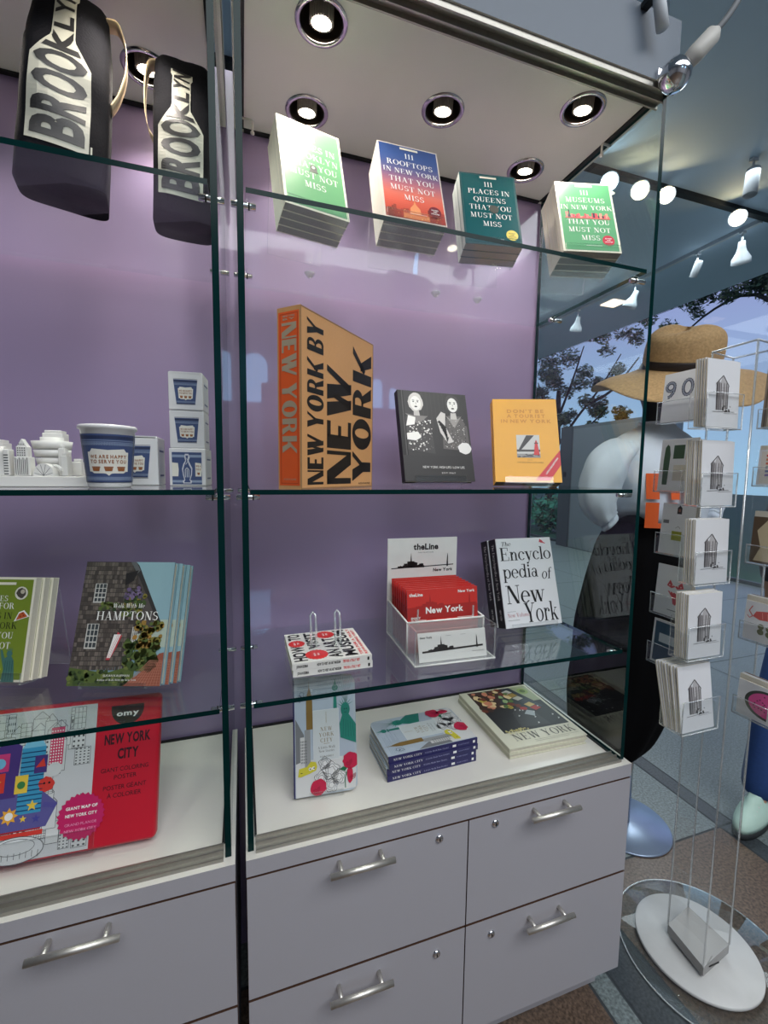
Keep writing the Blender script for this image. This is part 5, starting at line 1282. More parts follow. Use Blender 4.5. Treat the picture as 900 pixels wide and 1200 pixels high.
# side pockets that face the shop window
def ninety(dr):
    dr.layer(1); c = K(66, 72, 92); l = K(150, 156, 172)
    def dig(P0, closed):
        for t, m, L in ((.085, c, 1), (.03, l, 2)): dr.layer(L); dr.line(P0, t, m)
    dig([(.20+.11*math.cos(t), .72+.085*math.sin(t)) for t in [rad(20*k) for k in range(19)]]+[(.31, .72), (.29, .60), (.20, .52), (.14, .51)], 1)
    dig([(.66+.12*math.cos(t), .66+.15*math.sin(t)) for t in [rad(20*k) for k in range(19)]], 1)
def cactus(dr):
    g = K(64, 92, 66); dr.layer(1); dr.poly([(.12, .12), (.26, .12), (.28, .70), (.24, .86), (.18, .90), (.12, .84), (.10, .60)], g); dr.rect(.36, .62, .66, .88, g); dr.rect(.70, .60, .92, .86, K(206, 150, 140)); dr.rect(.40, .20, .90, .50, K(206, 200, 186))
def badge(dr):
    dr.layer(1).poly([(.46, .80), (.60, .80), (.60, .92), (.53, .97), (.46, .92)], K(60, 56, 56)); dr.rect(.06, .60, .24, .67, GREYINK); dr.rect(.36, .28, .66, .46, K(156, 156, 50)); dr.line([(.46, .52), (.54, .56), (.60, .52)], .012, GREYINK)
    dr.layer(2).rect(.5, .84, .56, .9, K(150, 100, 90))
def bikini(dr):
    p = K(206, 84, 92); dr.layer(1); dr.poly([(.32, .60), (.40, .72), (.50, .62), (.62, .62), (.74, .72), (.80, .60), (.62, .56), (.56, .60), (.46, .56)], p); dr.poly([(.36, .50), (.80, .46), (.66, .36), (.62, .24), (.54, .26), (.50, .38)], p); dr.layer(2)
    for k in range(10): dr.ell(.40+.04*k, .48 if k % 2 else .62, .016, None, INKW, 6)
    dr.layer(1).rect(.40, .12, .72, .135, GREYINK)
def bluec(dr): dr.layer(1).rect(.06, .05, .94, .95, K(56, 84, 106)); dr.layer(2).rect(.2, .5, .8, .7, K(190, 200, 206))
def plainl(dr):
    dr.layer(1); r = random.Random(6)
    for k in range(12): dr.line([(.2, .85-.05*k), (.2+r.uniform(.3, .6), .85-.05*k)], .008, PENL)
SIDE = [(ninety, .150, 1.612, .110, .137, 'white card with dark balloon numerals 90'), (cactus, .145, 1.415, .108, .148, 'pale card with green cactus shapes'), (badge, .128, 1.235, .098, .145, 'white card with a small dark badge'), (bikini, .130, 1.055, .105, .146, 'white card with a pink bikini drawing'), (bluec, .130, .905, .105, .13, 'blue card')]
for art, yl, z, w, h, nm in SIDE:
    yc = yl-w/2; X = 1.168
    card('%s in a side pocket of the spinner' % nm, (X, yc, z), (rad(-4), 0, rad(-90)), w, h, art, group='picture cards in the spinner')
    for k in range(2): card('plain card %s the %s' % (('behind', 'two behind')[k], nm), (X+.007+.006*k, yc, z), (rad(-4), 0, rad(-90)), w*.98, h*.97, plainl, base=CARDW if k else SLV, group='picture cards in the spinner')
    pocket(X-.0022, yc, z-.0005, rad(-90), w+.016, .026, .058, .09)
# right-hand pockets reaching toward the viewer
def brown_edges(dr):
    dr.layer(1).rect(0, 0, 1, 1, K(136, 122, 108))
    for k in range(14): dr.layer(2).rect(.04+.07*k, 0, .07+.07*k, 1, K(206, 196, 180) if k % 3 else K(90, 78, 68))
def stripes(dr):
    dr.layer(1).rect(.06, .05, .94, .95, K(222, 216, 206)); 
    for k, c in enumerate(((206, 70, 70), (214, 130, 90), (206, 110, 80), (110, 120, 130), (80, 96, 150), (120, 100, 160))): dr.layer(2).poly([(.18, .80-.11*k), (.86, .83-.11*k), (.86, .88-.11*k), (.18, .86-.11*k)], K(*c))
def pizza(dr):
    dr.layer(1).rect(0, 0, 1, 1, K(96, 76, 56)); dr.layer(2).poly([(.08, .05), (.92, .05), (.92, .95), (.30, .95), (.10, .70), (.20, .35)], K(206, 190, 156)); dr.layer(3).rect(.50, .62, .92, .90, K(160, 150, 80)); dr.ell(.80, .38, .22, None, K(186, 136, 50), 20); dr.layer(4).ell(.80, .38, .10, None, K(216, 176, 80), 14)
def shrimp(dr):
    p = K(206, 96, 92); dr.layer(1); dr.poly([(.16, .62), (.22, .76), (.46, .82), (.78, .74), (.95, .60), (.95, .50), (.70, .56), (.44, .58), (.30, .56)], p); dr.line([(.16, .62), (.08, .74), (.14, .88)], .02, p); dr.line([(.16, .62), (.10, .56), (.05, .62)], .016, p)
    for k in range(8): dr.layer(2).ell(.34+.16*(k % 4), .40-.14*(k//4)-.02*(k % 2), .065, None, K(110, 112, 80), 12, .1)
    for k in range(5): dr.layer(2).line([(.36+.1*k, .60), (.34+.1*k, .76)], .012, K(236, 160, 150))
def melon(dr):
    dr.layer(1); arc = [(.88+.66*math.cos(t), .50+.40*math.sin(t)) for t in [rad(90+9*k) for k in range(21)]]; dr.poly(arc, K(70, 76, 70)); dr.layer(2).poly([(.88+.55*math.cos(t), .50+.335*math.sin(t)) for t in [rad(90+9*k) for k in range(21)]], K(226, 92, 156)); r = random.Random(3)
    for k in range(15): a, q = rad(r.uniform(105, 255)), r.uniform(.1, .46); dr.layer(3).ell(.88+q*math.cos(a), .50+.62*q*math.sin(a), .022, .018, K(60, 30, 40), 7)
RIGHT = [(brown_edges, 1.582, .150, .110, 'brown-edged card bundle'), (stripes, 1.438, .088, .095, 'card with rainbow stripes'), (pizza, 1.240, .118, .110, 'brown card with a pizza drawing'), (shrimp, 1.040, .100, .115, 'cream card with a pink shrimp'), (melon, .836, .092, .080, 'square card with a pink watermelon slice')]
for art, z, h, w, nm in RIGHT:
    X = 1.245; y0 = -.066
    card('%s at the right of the spinner' % nm, (X, y0-w/2, z), (rad(-3), 0, rad(-90)), w, h, art, group='picture cards in the spinner')
    for k in range(3): card('plain card %s the %s' % (('behind', 'two behind', 'three behind')[k], nm), (X+.008+.008*k, y0-w/2+.004, z+.004), (rad(-3), 0, rad(-90)), w, h*(1.08), plainl, base=[SLV, CARDW, K(120, 100, 84)][k], edge=[SLV, CARDW, K(120, 100, 84)][k], group='picture cards in the spinner')
    pocket(X-.0022, y0-w/2, z-.0005, rad(-90), w+.012, .040, .045, .08)

# ================================================================== MANNEQUIN
def loft(m, secs, mtl, n=36, cap=True, wob=0.0, seed=1, pleat=None):
    r = random.Random(seed); ph = [r.uniform(0, 6) for _ in range(8)]; rings = []
    for i, (cx, cy, z, rx, ry) in enumerate(secs):
        R = []
        for k in range(n):
            a = 2*PI*k/n; q = 1+wob*(math.sin(3*a+ph[0]+.9*i)+.6*math.sin(5*a+ph[1]-1.3*i)+.5*math.sin(9*a+ph[2]+.6*i))
            if pleat: q *= 1+pleat*math.sin(11*a+ph[3])*min(1, i/3)
            R.append(Vector((cx+rx*q*math.cos(a), cy+ry*q*math.sin(a), z)))
        rings.append(R)
    m.skin(rings, mtl, cap)
def dens(secs, k=4):
    """smooth a section list"""
    out = []
    for i in range(len(secs)-1):
        P = [secs[max(i-1, 0)], secs[i], secs[i+1], secs[min(i+2, len(secs)-1)]]
        for j in range(k):
            t = j/k; out.append(tuple(.5*(2*P[1][q]+(P[2][q]-P[0][q])*t+(2*P[0][q]-5*P[1][q]+4*P[2][q]-P[3][q])*t*t+(3*P[1][q]-P[0][q]-3*P[2][q]+P[3][q])*t**3) for q in range(len(P[0]))))
    out.append(secs[-1]); return out
def mannequin():
    root = thing('mannequin', 'dark shop mannequin in a white sweatshirt and long black skirt behind the glass', 'mannequin', (0, 0, 0))
    disc = mat('chrome_disc', (150, 166, 190), 0.3, 0.6, noise=.15, scale=12)
    m = MB(); m.lathe([(.0005, .0005), (.168, .0005), (.170, .004), (.166, .008), (.0005, .012)], disc, c=(1.515, .475, 0), n=56); m.build('base_plate', root)
    m = MB(); m.tube([(1.515, .475, .010), (1.515, .472, .35), (1.505, .465, .7)], .016, CHROME, 14); m.build('pole', root)
    dk = mat('mannequin_black', (18, 17, 19), 0.5)
    cx, cy = 1.51, .45
    m = MB(); secs = [(-.02, 0, .95, .13, .10), (-.015, 0, 1.15, .145, .10), (-.01, 0, 1.30, .125, .09), (0, 0, 1.48, .16, .09), (0, 0, 1.58, .165, .065), (0, 0, 1.63, .06, .055), (.004, -.003, 1.70, .052, .054), (.006, -.006, 1.735, .060, .065), (.010, -.012, 1.79, .078, .094), (.012, -.012, 1.85, .080, .100), (.012, -.008, 1.90, .06, .075), (.012, -.004, 1.925, .01, .012)]
    loft(m, dens([(cx+a_, cy+b_, z, p, q) for a_, b_, z, p, q in secs]), dk, 28); m.build('torso', root)
    cloth = mat('sweatshirt_white', (206, 216, 228), 0.9, noise=0.05, scale=30, bump=.25)
    def body(n=64):
        """loose sweatshirt: boxy body with wide dropped sleeves, hem pulled down at its left"""
        secs = dens([(1.235, .150, .120), (1.255, .185, .145), (1.32, .205, .158), (1.40, .222, .155), (1.48, .228, .142), (1.55, .212, .118), (1.60, .165, .090), (1.632, .095, .072), (1.648, .066, .062), (1.660, .064, .060)], 5)
        rings = []
        for i, (z, p, q) in enumerate(secs):
            R = []
            for k in range(n):
                a = 2*PI*k/n; c, s_ = math.cos(a), math.sin(a)
                t = max(0, min(1, (1.50-z)/.27)); w = 1+.022*t*math.sin(7*a+3*z*6)+.018*math.sin(4*a+12*z+1)+.010*math.sin(13*a-20*z)
                zz = z-.085*t*t*(c*.9)-.02*t*math.sin(3*a)
                nv = noise.noise(Vector((c*2.2, s_*2.2, z*9)))*.05+noise.noise(Vector((c*5, s_*5, z*22)))*.018; w += nv*(.3+t)
                R.append(Vector((cx+p*w*c, cy+q*w*s_, zz)))
            rings.append(R)
        m = MB(); m.skin(rings, cloth, True); return m
    sw = body().build('sweatshirt', root)
    for s_ in (-1, 1):
        pts = dens([(.12, .0, 1.555, .045, .070), (.185, .003, 1.535, .056, .082), (.235, .0, 1.485, .062, .085), (.265, -.008, 1.42, .060, .080), (.275, -.02, 1.36, .052, .068), (.262, -.035, 1.315, .040, .052), (.250, -.045, 1.298, .034, .044)], 5)
        n = 26; rings = []
        for i, (x, y, z, r1, r2) in enumerate(pts):
            P0 = Vector((x, y, z)); A = Vector(pts[min(i+1, len(pts)-1)][:3])-Vector(pts[max(i-1, 0)][:3]); A.normalize(); side = Vector((0, 1, 0)); side = (side-A*side.dot(A)).normalized(); up = A.cross(side)
            R = []
            for k in range(n):
                a = 2*PI*k/n; w = 1+.07*math.sin(4*a+.16*i)+.05*math.sin(7*a-.2*i)*(i/len(pts)+.3)
                v = P0+up*(r1*w*math.cos(a))+side*(r2*w*math.sin(a)); v += (v-P0)*(noise.noise(Vector((math.cos(a)*1.6, math.sin(a)*1.6, i*.22)))*.09); R.append(Vector((cx+s_*v.x, cy+v.y, v.z)))
            rings.append(R)
        q = MB(); q.skin(rings, cloth, True)
        e = Vector(rings[-1][0])*0
        for v in rings[-1]: e += v/n
        q.skin([[e+(v-e)*.86 for v in rings[-1]], [e+(v-e)*.90+Vector((0, -.008, -.016)) for v in rings[-1]], [e+(v-e)*.80+Vector((0, -.011, -.022)) for v in rings[-1]]], cloth, True)
        q.build('sleeve', root)
    org = K(230, 98, 40)
    def P(u, v, l):
        x = 1.345+.26*u; z = 1.275+.195*v; tt = (x-cx)/.213; rr = .158-.016*max(0, (z-1.40)/.1)
        return Vector((x, cy-(rr+.006)*1.035*math.sqrt(max(.02, 1-tt*tt))-.002-l*EPS*2, z))
    o = MB(); d = Draw(o, P, .26, .195); d.layer(1)
    g = lambda *q: d.grid(*q, org, 3)
    g(.02, .52, .15, .98); g(.15, .68, .28, .80); g(.28, .52, .40, .98)          # H
    g(.45, .52, .66, .59); g(.45, .70, .66, .77); g(.45, .52, .53, .77); g(.60, .52, .68, .77)   # o
    g(.02, .0, .15, .46); g(.24, .0, .36, .46); g(.15, .0, .24, .09)             # U
    g(.45, .0, .57, .46); g(.62, .0, .74, .32)
    o.build('chest_print', root)
    skirt = mat('skirt_black', (7, 7, 9), 0.9, noise=0.2, scale=20, spec=.1)
    m = MB(); secs = [(1.49, .45, 1.28, .15, .11), (1.48, .45, 1.18, .185, .135), (1.465, .45, 1.02, .215, .155), (1.435, .445, .80, .222, .165), (1.395, .44, .58, .195, .16), (1.36, .44, .44, .150, .13), (1.345, .44, .385, .11, .10)]
    loft(m, dens(secs, 5), skirt, 60, True, .01, 7, .03); m.build('skirt', root)
    return root
mannequin()
def hat():
    straw = mat('woven_straw', (178, 146, 102), 0.8, noise=0.4, scale=120, bump=1.0)
    root = thing('straw_hat', 'wide-brimmed straw hat with a dark band on the mannequin', 'hat', (1.575, .425, 1.845), (rad(17), rad(-10), rad(0)))
    m = MB(); n = 72; rings = []
    prof = [(.285, -.060), (.262, -.040), (.215, -.014), (.165, .002), (.132, .014), (.124, .030), (.124, .06), (.123, .095), (.116, .128), (.096, .148), (.062, .155), (.02, .150), (.0005, .149)]
    for i, (r, z) in enumerate(dens([(a, b) for a, b in prof], 3)):
        R = []
        for k in range(n):
            a = 2*PI*k/n; f = max(0, (r-.13)/.155); dz = f*(.030*math.cos(2*a+.6)-.022*math.sin(a)+.010*math.sin(5*a))
            top = max(0, (z-.10)/.05); R.append(Vector((r*1.06*math.cos(a), r*math.sin(a), z+dz-.012*top*math.cos(2*a))))
        rings.append(R)
    m.skin(rings, straw, False); o = m.build('straw_body', root)
    md = o.modifiers.new('thick', 'SOLIDIFY'); md.thickness = .003; md.offset = -1
    b = MB(); rr = []
    for k in range(19):
        a = rad(168+4.6*k); rr.append([Vector((q*1.06*math.cos(a), q*math.sin(a), z)) for q, z in ((.1265, .020), (.1275, .024), (.1270, .046), (.1255, .050))])
    b.skin(rr, K(38, 28, 24), True); b.build('hat_band', root)
    return root
hat()

# ================================================================== PERSON (mostly beyond the right edge)
def skinned(name, parent, chain, mtl, levels=2, root_i=0, loc=None):
    """chain: list of (point, radius, parent index)"""
    me = bpy.data.meshes.new(name); me.from_pydata([c[0] for c in chain], [(c[2], i) for i, c in enumerate(chain) if c[2] is not None], []); me.update()
    o = bpy.data.objects.new(name, me); COL.objects.link(o)
    o.modifiers.new('s', 'SKIN'); me.skin_vertices[0] if me.skin_vertices else None
    sv = me.skin_vertices[0].data if me.skin_vertices else me.attributes and None
    if sv is None:
        raise RuntimeError('no skin layer')
    for i, c in enumerate(chain):
        r = c[1] if isinstance(c[1], tuple) else (c[1], c[1]); sv[i].radius = r; sv[i].use_root = (i == root_i)
    ss = o.modifiers.new('u', 'SUBSURF'); ss.levels = levels; ss.render_levels = levels
    dg = bpy.context.evaluated_depsgraph_get(); nm = bpy.data.meshes.new_from_object(o.evaluated_get(dg)); bpy.data.objects.remove(o)
    nm.name = name; nm.materials.clear(); nm.materials.append(mtl)
    for p in nm.polygons: p.use_smooth = True
    r = bpy.data.objects.new(name, nm); COL.objects.link(r); r.parent = parent
    return r
def person():
    px, py = 2.43, .32
    root = thing('person', 'person in blue jeans and pale green sneakers walking past the card spinner', 'person', (px, py, 0), (0, 0, rad(-75)))
    skin = mat('skin_tone', (206, 160, 132), 0.5); jean = mat('denim_blue', (34, 66, 122), 0.85, noise=.2, scale=90, bump=.3); top = mat('knit_charcoal', (66, 68, 76), 0.85, noise=.1, scale=70); hair = mat('hair_brown', (60, 42, 32), 0.6, noise=.3, scale=60); shoe = mat('sneaker_mint', (196, 226, 212), 0.6, noise=.05); sole = mat('sneaker_sole', (36, 40, 42), 0.7)
    # facing local -y, one foot forward
    def leg(s, fy, by):
        return [((s*.09, .0, .90), (.088, .095)), ((s*.095, fy*.45, .52), (.062, .068)), ((s*.095, by, .10), (.040, .045))]
    body = [((0, 0, .96), (.105, .08), None), ((0, 0, 1.10), (.10, .07), 0), ((0, .0, 1.26), (.115, .08), 1), ((0, .0, 1.40), (.10, .065), 2), ((0, -.005, 1.48), (.052, .052), 3), ((0, -.02, 1.54), (.05, .055), 4), ((0, -.03, 1.62), (.075, .095), 5), ((0, -.02, 1.70), (.066, .082), 6), ((0, -.015, 1.745), (.03, .04), 7)]
    i0 = len(body)
    for s, fy, by in ((-1, -.24, -.35), (1, .06, .22)):
        a = len(body); body += [((s*.09, .0, .88), (.060, .065), 0), ((s*.095, fy, .50), (.042, .046), a), ((s*.095, by, .09), (.030, .034), a+1), ((s*.098, by-.07, .05), (.034, .024), a+2)]
    for s, hy in ((-1, .10), (1, .04)):
        a = len(body); body += [((s*.17, 0, 1.40), (.040, .040), 3), ((s*.235, hy*.3, 1.14), (.030, .030), a), ((s*.235, hy, .92), (.024, .026), a+1), ((s*.232, hy*1.1, .86), (.034, .018), a+2)]
        hnd = a+3
        for k in range(4):
            b = len(body); fx = -.027+.018*k; ln = [.055, .066, .070, .058][k]
            body += [((s*.232+.0*s, hy*1.1+fx*.9, .825), (.0085, .0085), hnd), ((s*.226, hy*1.1+fx, .825-ln*.55), (.008, .008), b), ((s*.216, hy*1.1+fx, .825-ln), (.007, .007), b+1)]
        b = len(body); body += [((s*.222, hy*1.1-.034, .85), (.010, .010), hnd), ((s*.214, hy*1.1-.046, .815), (.009, .009), b)]
    skinned('body', root, body, skin)
    f = MB()   # face
    for s in (-1, 1):
        f.lathe([(.0005, .0), (.010, .002), (.012, .006)], K(240, 238, 234), c=(0, 0, 0), n=12, M=Matrix.Translation((s*.030, -.116, 1.645)) @ Matrix.Rotation(rad(90), 4, 'X')); f.lathe([(.0005, -.001), (.0055, .001)], K(50, 36, 28), n=10, M=Matrix.Translation((s*.030, -.118, 1.645)) @ Matrix.Rotation(rad(90), 4, 'X'))
        f.tube([(s*.018, -.118, 1.668), (s*.032, -.117, 1.672), (s*.046, -.108, 1.666)], .0035, hair, 6); f.tube([(s*.078, -.03, 1.665), (s*.090, -.02, 1.655), (s*.088, -.018, 1.625), (s*.078, -.028, 1.61)], [.006, .009, .009, .005], skin, 8)
    f.tube([(0, -.112, 1.66), (0, -.128, 1.628), (0, -.118, 1.616)], [.006, .013, .008], skin, 8); f.tube([(-.022, -.108, 1.588), (0, -.116, 1.586), (.022, -.108, 1.588)], [.003, .007, .003], K(176, 96, 90), 8); f.build('face', root)
    j = [((0, 0, .97), (.145, .115), None), ((0, 0, .90), (.145, .115), 0)]
    for s, fy, by in ((-1, -.24, -.35), (1, .06, .22)):
        a = len(j); j += [((s*.09, 0, .84), (.094, .10), 1), ((s*.095, fy*.98, .50), (.072, .075), a), ((s*.095, fy+(by-fy)*.72, .20), (.068, .072), a+1), ((s*.096, fy+(by-fy)*.93, .085), (.066, .074), a+2)]
    skinned('jeans', root, j, jean)
    t = [((0, 0, 1.18), (.175, .130), None), ((0, 0, 1.02), (.178, .140), 0), ((0, 0, .90), (.175, .140), 1), ((0, 0, 1.32), (.18, .130), 0), ((0, 0, 1.41), (.155, .11), 3), ((0, 0, 1.47), (.085, .075), 4), ((0, -.005, 1.50), (.066, .064), 5)]
    for s, hy in ((-1, .10), (1, .04)):
        a = len(t); t += [((s*.17, 0, 1.40), (.072, .072), 4), ((s*.235, hy*.3, 1.15), (.05, .05), a), ((s*.235, hy*.92, .945), (.036, .038), a+1)]
    skinned('sweater', root, t, top)
    h = [((0, .015, 1.70), (.086, .088), None), ((0, .0, 1.755), (.070, .078), 0), ((0, .0, 1.79), (.028, .034), 1), ((0, .045, 1.62), (.080, .055), 0), ((0, .055, 1.52), (.070, .040), 3), ((0, .055, 1.46), (.045, .028), 4)]
    skinned('hair', root, h, hair)
    for s, by in ((-1, -.35), (1, .22)):
        q = MB(); n = 24
        def out(sc, z, dy=0): return [Vector((s*.097+.048*sc*math.copysign(abs(math.sin(a))**.85, math.sin(a))*(1-.12*math.cos(a)), by-.045-.138*sc*math.cos(a)+dy, z)) for a in [2*PI*k/n for k in range(n)]]
        q.skin([out(1.03, .001), out(1.06, .010), out(1.04, .026)], sole, True)
        q.skin([out(1.03, .026), out(1.03, .045), out(.97, .062, .006), out(.80, .082, .02), out(.58, .105, .045), out(.50, .125, .052)], shoe, True)
        for k in range(4): q.tube([(s*.097-.026, by-.105+.022*k, .079+.008*k), (s*.097, by-.108+.022*k, .090+.008*k), (s*.097+.026, by-.105+.022*k, .079+.008*k)], .0028, K(236, 240, 238), 6)
        q.build('sneaker', root)
    return root
person()

# ================================================================== HALL: steel portal, tracks, lamps, trees
def portal():
    root = thing('steel_portal', 'tall brushed steel doorway housing by the garden window', 'doorway', (0, 0, 0))
    st = mat('portal_steel', (118, 124, 130), 0.42, 0.55, noise=.06, scale=3); dk = mat('portal_steel_side_shade', (84, 90, 96), 0.45, 0.5, noise=.06, scale=3)
    m = MB(); m.box(6.25, 6.50, 4.2, 6.60, 0, 2.42, st); m.build('housing', root)
    m = MB(); m.box(6.235, 6.249, 6.28, 6.60, 0, 2.42, dk); m.build('side_shade_panel', root)  # darker colour on the front stands in for the shaded side face
    m = MB(); m.box(6.240, 6.249, 4.3, 6.24, 0.02, 2.36, mat('door_leaf', (134, 142, 148), 0.35, 0.5, noise=.04, scale=2)); m.build('door_leaf', root)
    m = MB(); m.box(6.228, 6.2345, 6.40, 6.47, 1.42, 1.52, BLACK); m.build('call_button', root)
portal()
HEADW = mat('track_head_white', (200, 206, 212), 0.5); TRB = mat('track_black', (24, 26, 30), 0.5)
mb = MB(); mb.box(-1.0, 5.3, 2.37, 2.43, CEIL-.04, CEIL-.0005, TRB); tag(mb.build('ceiling_track'), 'long black lighting track on the blue-grey ceiling', 'lighting track', 'ceiling lighting tracks')
mb = MB(); mb.box(5.09, 5.13, 2.45, 9.0, CEIL-.04, CEIL-.0005, HEADW); tag(mb.build('ceiling_track'), 'white lighting track running toward the garden window', 'lighting track', 'ceiling lighting tracks')
BULB = mat('track_bulb', (255, 226, 170), 0.4, emit=40.0); BULBC = mat('track_bulb_cool', (220, 244, 255), 0.4, emit=40.0)
def head(x, y, label, aim, lit=None, cyl=False, drop=.16, zc=CEIL-.04, s=1.0):
    root = thing('track_spotlight', label, 'spotlight', (x, y, zc), group='ceiling track spotlights')
    m = MB(); m.tube([(0, 0, -.0005), (0, 0, -drop)], .010, HEADW, 8); m.bev(-.03, .03, -.02, .02, -.025, -.0005, .003, HEADW, 1); m.build('stem', root)
    d = Vector(aim).normalized(); M = Matrix.Translation((0, 0, -drop)) @ d.to_track_quat('Z', 'Y').to_matrix().to_4x4()
    h = MB()
    prof = [(.0005, -.09), (.045, -.085), (.05, -.06), (.05, .13), (.046, .13), (.046, .10), (.0005, .10)] if cyl else [(.0005, -.06), (.030, -.055), (.035, .0), (.045, .04), (.085, .11), (.09, .16), (.082, .16), (.075, .135), (.0005, .13)]
    h.lathe([(a*s, b*s) for a, b in prof], HEADW, M=M, n=24); h.build('lamp_housing', root)
    if lit:
        b = MB(); b.lathe([(.0005, .150*s), (.060*s, .149*s), (.074*s, .140*s)], lit, M=M, n=20); b.build('bulb', root)
cam_dir = lambda x, y, z: (0.0-x, -.8-y, 1.46-z)
head(4.70, 2.40, 'lit warm spotlight on the black track, right of the glass panel edge', cam_dir(4.9, 2.4, 3.8), BULB, drop=.06, s=.85)
head(3.44, 2.40, 'brightest warm spotlight on the black track, seen through the glass panel', cam_dir(3.5, 2.4, 3.8), BULB, drop=.06, s=.85)
head(3.70, 2.40, 'lit warm spotlight on the black track, half behind the glass panel edge', (-.6, -1, -.5), BULB, drop=.06, s=.8)
head(3.09, 2.40, 'bluish-white lit spotlight on the black track above the museum guide', cam_dir(3.1, 2.4, 3.8), BULBC, drop=.06, s=.85)
head(5.11, 2.62, 'white spotlight nearest the start of the white track', (.5, .3, -1))
head(5.11, 3.10, 'small white spotlight second along the white track', (.2, .6, -1), cyl=True, s=.8)
head(5.11, 3.95, 'white spotlight third along the white track, behind the glass panel', (-.2, .4, -1))
head(5.11, 5.00, 'white spotlight farthest along the white track', (.1, .4, -1))
head(4.10, 1.90, 'white cylinder spotlight hanging alone from the ceiling at the upper right', (-.1, .0, -1), cyl=True, zc=CEIL-.0005)
head(2.22, 1.22, 'white cylinder spotlight near the top edge of the picture', (.1, .1, -1), cyl=True, zc=CEIL-.0005, s=1.2)
mb = MB(); mb.box(5.35, 5.60, 4.55, 4.80, CEIL-.012, CEIL-.0005, mat('square_panel', (255, 220, 190), .5, emit=2.5)); tag(mb.build('ceiling_panel_light'), 'small square lit panel in the ceiling beyond the glass', 'ceiling light')
m = MB(); m.tube([(0, 0, .062), (.006, 0, .04), (.020, 0, -.012)], [.010, .0125, .0125], HEADW, 16); m.box(-.012, .006, .0, .0305, .045, .056, TRB); m.tube([(-.012, -.002, .075), (-.006, -.002, .055)], .008, TRB, 10)
tag(m.build('fascia_spotlight', loc=(.862, -.0312, 2.428)), 'small white cylinder light fixed on the grey canopy front at the top', 'spotlight')
# flexible lamp clipped at the canopy corner
def flex():
    root = thing('clip_lamp', 'chrome ball lamp with a white sleeve and grey cable at the canopy corner', 'lamp', (.925, -.032, 2.335))
    m = MB(); m.lathe([(.0005, -.032), (.014, -.029), (.024, -.021), (.031, -.008), (.032, .003), (.028, .016), (.018, .027), (.0005, .032)], CHROME, n=28); m.build('chrome_ball', root)
    m = MB(); m.tube([(.016, -.012, .018), (.03, -.02, .035), (.058, -.034, .068), (.066, -.038, .078)], [.015, .019, .018, .008], mat('sleeve_white', (190, 188, 182), .5), 16); m.build('sleeve', root)
    m = MB(); pts = dens([(.060, -.036, .072), (.082, -.048, .102), (.105, -.06, .15), (.12, -.07, .22), (.14, -.06, .40), (.20, .1, .9), (.25, .25, 1.764)], 6); m.tube(pts, .0065, mat('cable_grey', (112, 116, 120), .6), 10); m.build('cable', root)
    m = MB(); m.box(-.02, .02, .025, .0325, .008, .03, CHROME); m.build('bracket', root)
flex()

# trees and shrubs outside the window
LEAF = [mat('leaf_green', (92, 118, 84), 0.7, noise=.3, scale=2), mat('leaf_olive', (124, 136, 92), 0.7, noise=.3, scale=2), mat('leaf_teal', (84, 160, 128), 0.7, noise=.3, scale=2), mat('leaf_dark', (64, 86, 70), 0.7, noise=.3, scale=2)]
BARK = mat('bark', (58, 54, 50), 0.9, noise=.3, scale=12)
def foliage(m, c, R, n, q, mats, r, flat=.7):
    for k in range(n):
        d = Vector((r.gauss(0, 1), r.gauss(0, 1), r.gauss(0, flat))); p = Vector(c)+d.normalized()*R*(r.random()**.4)*Vector((1, 1, flat)).length/1.6
        a = Vector((r.uniform(-1, 1), r.uniform(-1, 1), r.uniform(-1, 1))).normalized(); b = a.orthogonal().normalized(); s = q*r.uniform(.6, 1.3)
        m.face([p-a*s, p-b*s*.5, p+a*s, p+b*s*.5], mats[r.randrange(len(mats))])
def tree(label, trunk, branches, clumps, seed, mats):
    r = random.Random(seed); root = thing('tree', label, 'tree', trunk[0][0], group='trees outside the window'); o = Vector(trunk[0][0])
    m = MB(); m.tube([Vector(p)-o for p, _ in trunk], [w for _, w in trunk], BARK, 10)
    for b in branches: m.tube([Vector(p)-o for p in dens([tuple(x) for x in b], 3)], [max(.012, .045*(1-i/(len(b)*3))) for i in range(len(dens([tuple(x) for x in b], 3)))], BARK, 6)
    m.build('trunk', root); f = MB()
    for c, R, n in clumps:
        for q in range(4): foliage(f, Vector(c)-o+Vector((r.uniform(-.3, .3), r.uniform(-R, R)*.7, r.uniform(-R, R)*.5)), R*.42, int(n*1.1), .055, mats, r)
    f.build('foliage', root)
X = 8.5
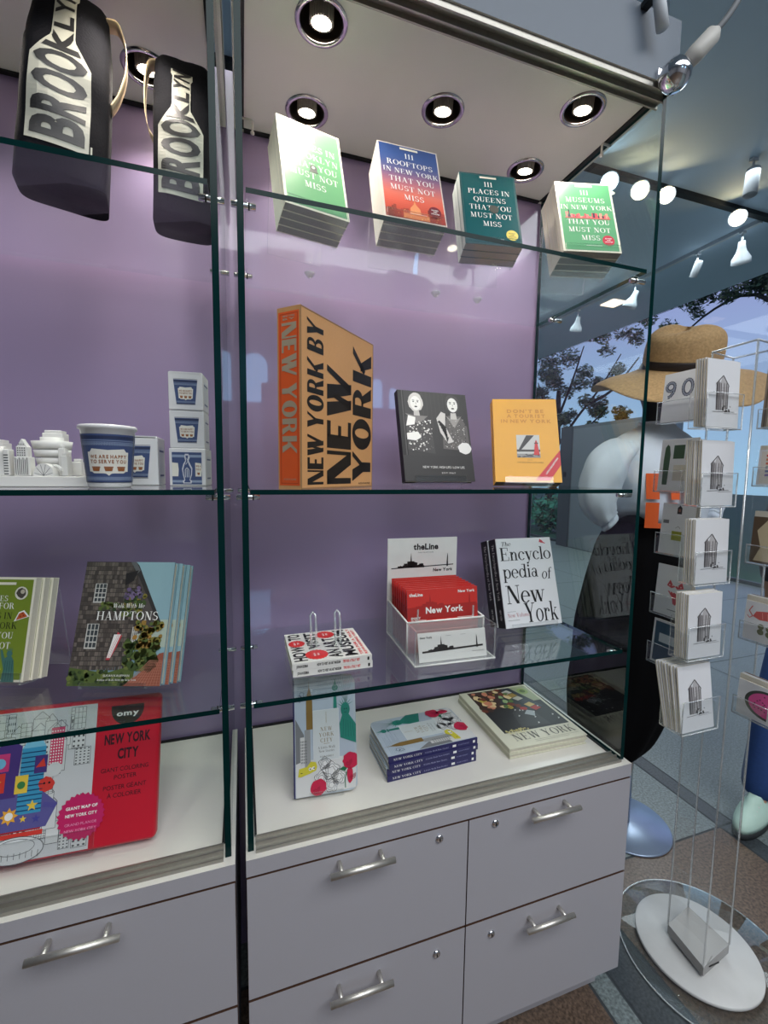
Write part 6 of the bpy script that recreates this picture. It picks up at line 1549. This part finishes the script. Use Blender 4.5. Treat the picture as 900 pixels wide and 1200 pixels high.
tree('large leafy tree with a dark trunk outside, behind the yellow guidebook', [((X, 9.75, -.02), .15), ((X, 9.6, 1.2), .13), ((X, 9.48, 2.5), .11), ((X, 9.47, 3.8), .06)],
     [[(X, 9.5, 1.9), (X, 8.9, 2.4), (X, 8.3, 2.7), (X-.1, 7.6, 3.1)], [(X, 9.5, 2.2), (X, 8.7, 3.0), (X, 8.0, 3.6), (X, 7.4, 4.3)], [(X, 9.48, 2.6), (X, 10.0, 3.4), (X, 10.4, 4.2)], [(X, 8.4, 2.65), (X, 7.8, 2.6), (X, 7.2, 2.8)], [(X, 9.48, 3.0), (X, 9.0, 3.9), (X, 8.6, 4.8)], [(X, 8.3, 3.3), (X, 7.6, 3.5), (X, 6.9, 4.1)]],
     [((X, 9.8, 4.5), .75, 420), ((X, 10.5, 3.8), .6, 300), ((X, 9.1, 4.0), .55, 260), ((X, 8.3, 3.2), .5, 240), ((X, 7.8, 3.9), .4, 130), ((X, 8.7, 2.7), .45, 220), ((X, 7.5, 3.0), .35, 90), ((X, 8.2, 4.9), .5, 150), ((X, 7.3, 4.6), .45, 120), ((X, 9.4, 3.0), .4, 160), ((X, 10.2, 5.2), .7, 260)], 5, [LEAF[0], LEAF[1], LEAF[3]])
tree('tree with sparse hanging branches outside at the upper right', [((X+.3, 3.4, -.02), .14), ((X+.3, 3.6, 2.4), .11), ((X+.2, 3.9, 4.4), .08), ((X, 4.2, 5.6), .05)],
     [[(X+.2, 3.9, 4.4), (X, 4.6, 5.0), (X, 5.4, 5.1), (X, 6.2, 4.9)], [(X+.2, 3.8, 3.8), (X, 4.6, 4.6), (X, 5.3, 4.6), (X, 5.9, 4.3)], [(X+.1, 4.1, 5.0), (X, 4.7, 5.5), (X, 5.6, 5.7), (X, 6.4, 5.6)], [(X+.2, 3.8, 4.2), (X, 3.4, 5.0), (X, 3.0, 5.4)]],
     [((X, 5.2, 5.0), .40, 110), ((X, 4.6, 4.7), .45, 210), ((X, 4.2, 5.1), .5, 230), ((X, 5.9, 4.7), .35, 70), ((X, 6.3, 5.3), .4, 80), ((X, 5.2, 5.6), .4, 110), ((X, 3.6, 4.9), .5, 200), ((X, 6.8, 5.0), .35, 70)], 8, [LEAF[0], LEAF[3], LEAF[1]])
for i, (y, hgt, nm) in enumerate(((10.75, 1.4, 'leftmost'), (9.5, 1.2, 'middle'), (8.35, .95, 'right-hand'))):
    r = random.Random(60+i); m = MB()
    for k in range(5): foliage(m, (r.uniform(-.2, .2), r.uniform(-.18, .18), hgt*.45+r.uniform(-.1, .2)), hgt*.42, 300, .085, [LEAF[2], LEAF[0], LEAF[2]], r, .8)
    m.tube([(0, 0, 0), (0, .02, hgt*.5)], .05, BARK, 8)
    tag(m.build('shrub', loc=(7.45, y, -.02)), '%s of the three bright green shrubs below the tree outside' % nm, 'shrub', 'shrubs outside the window')
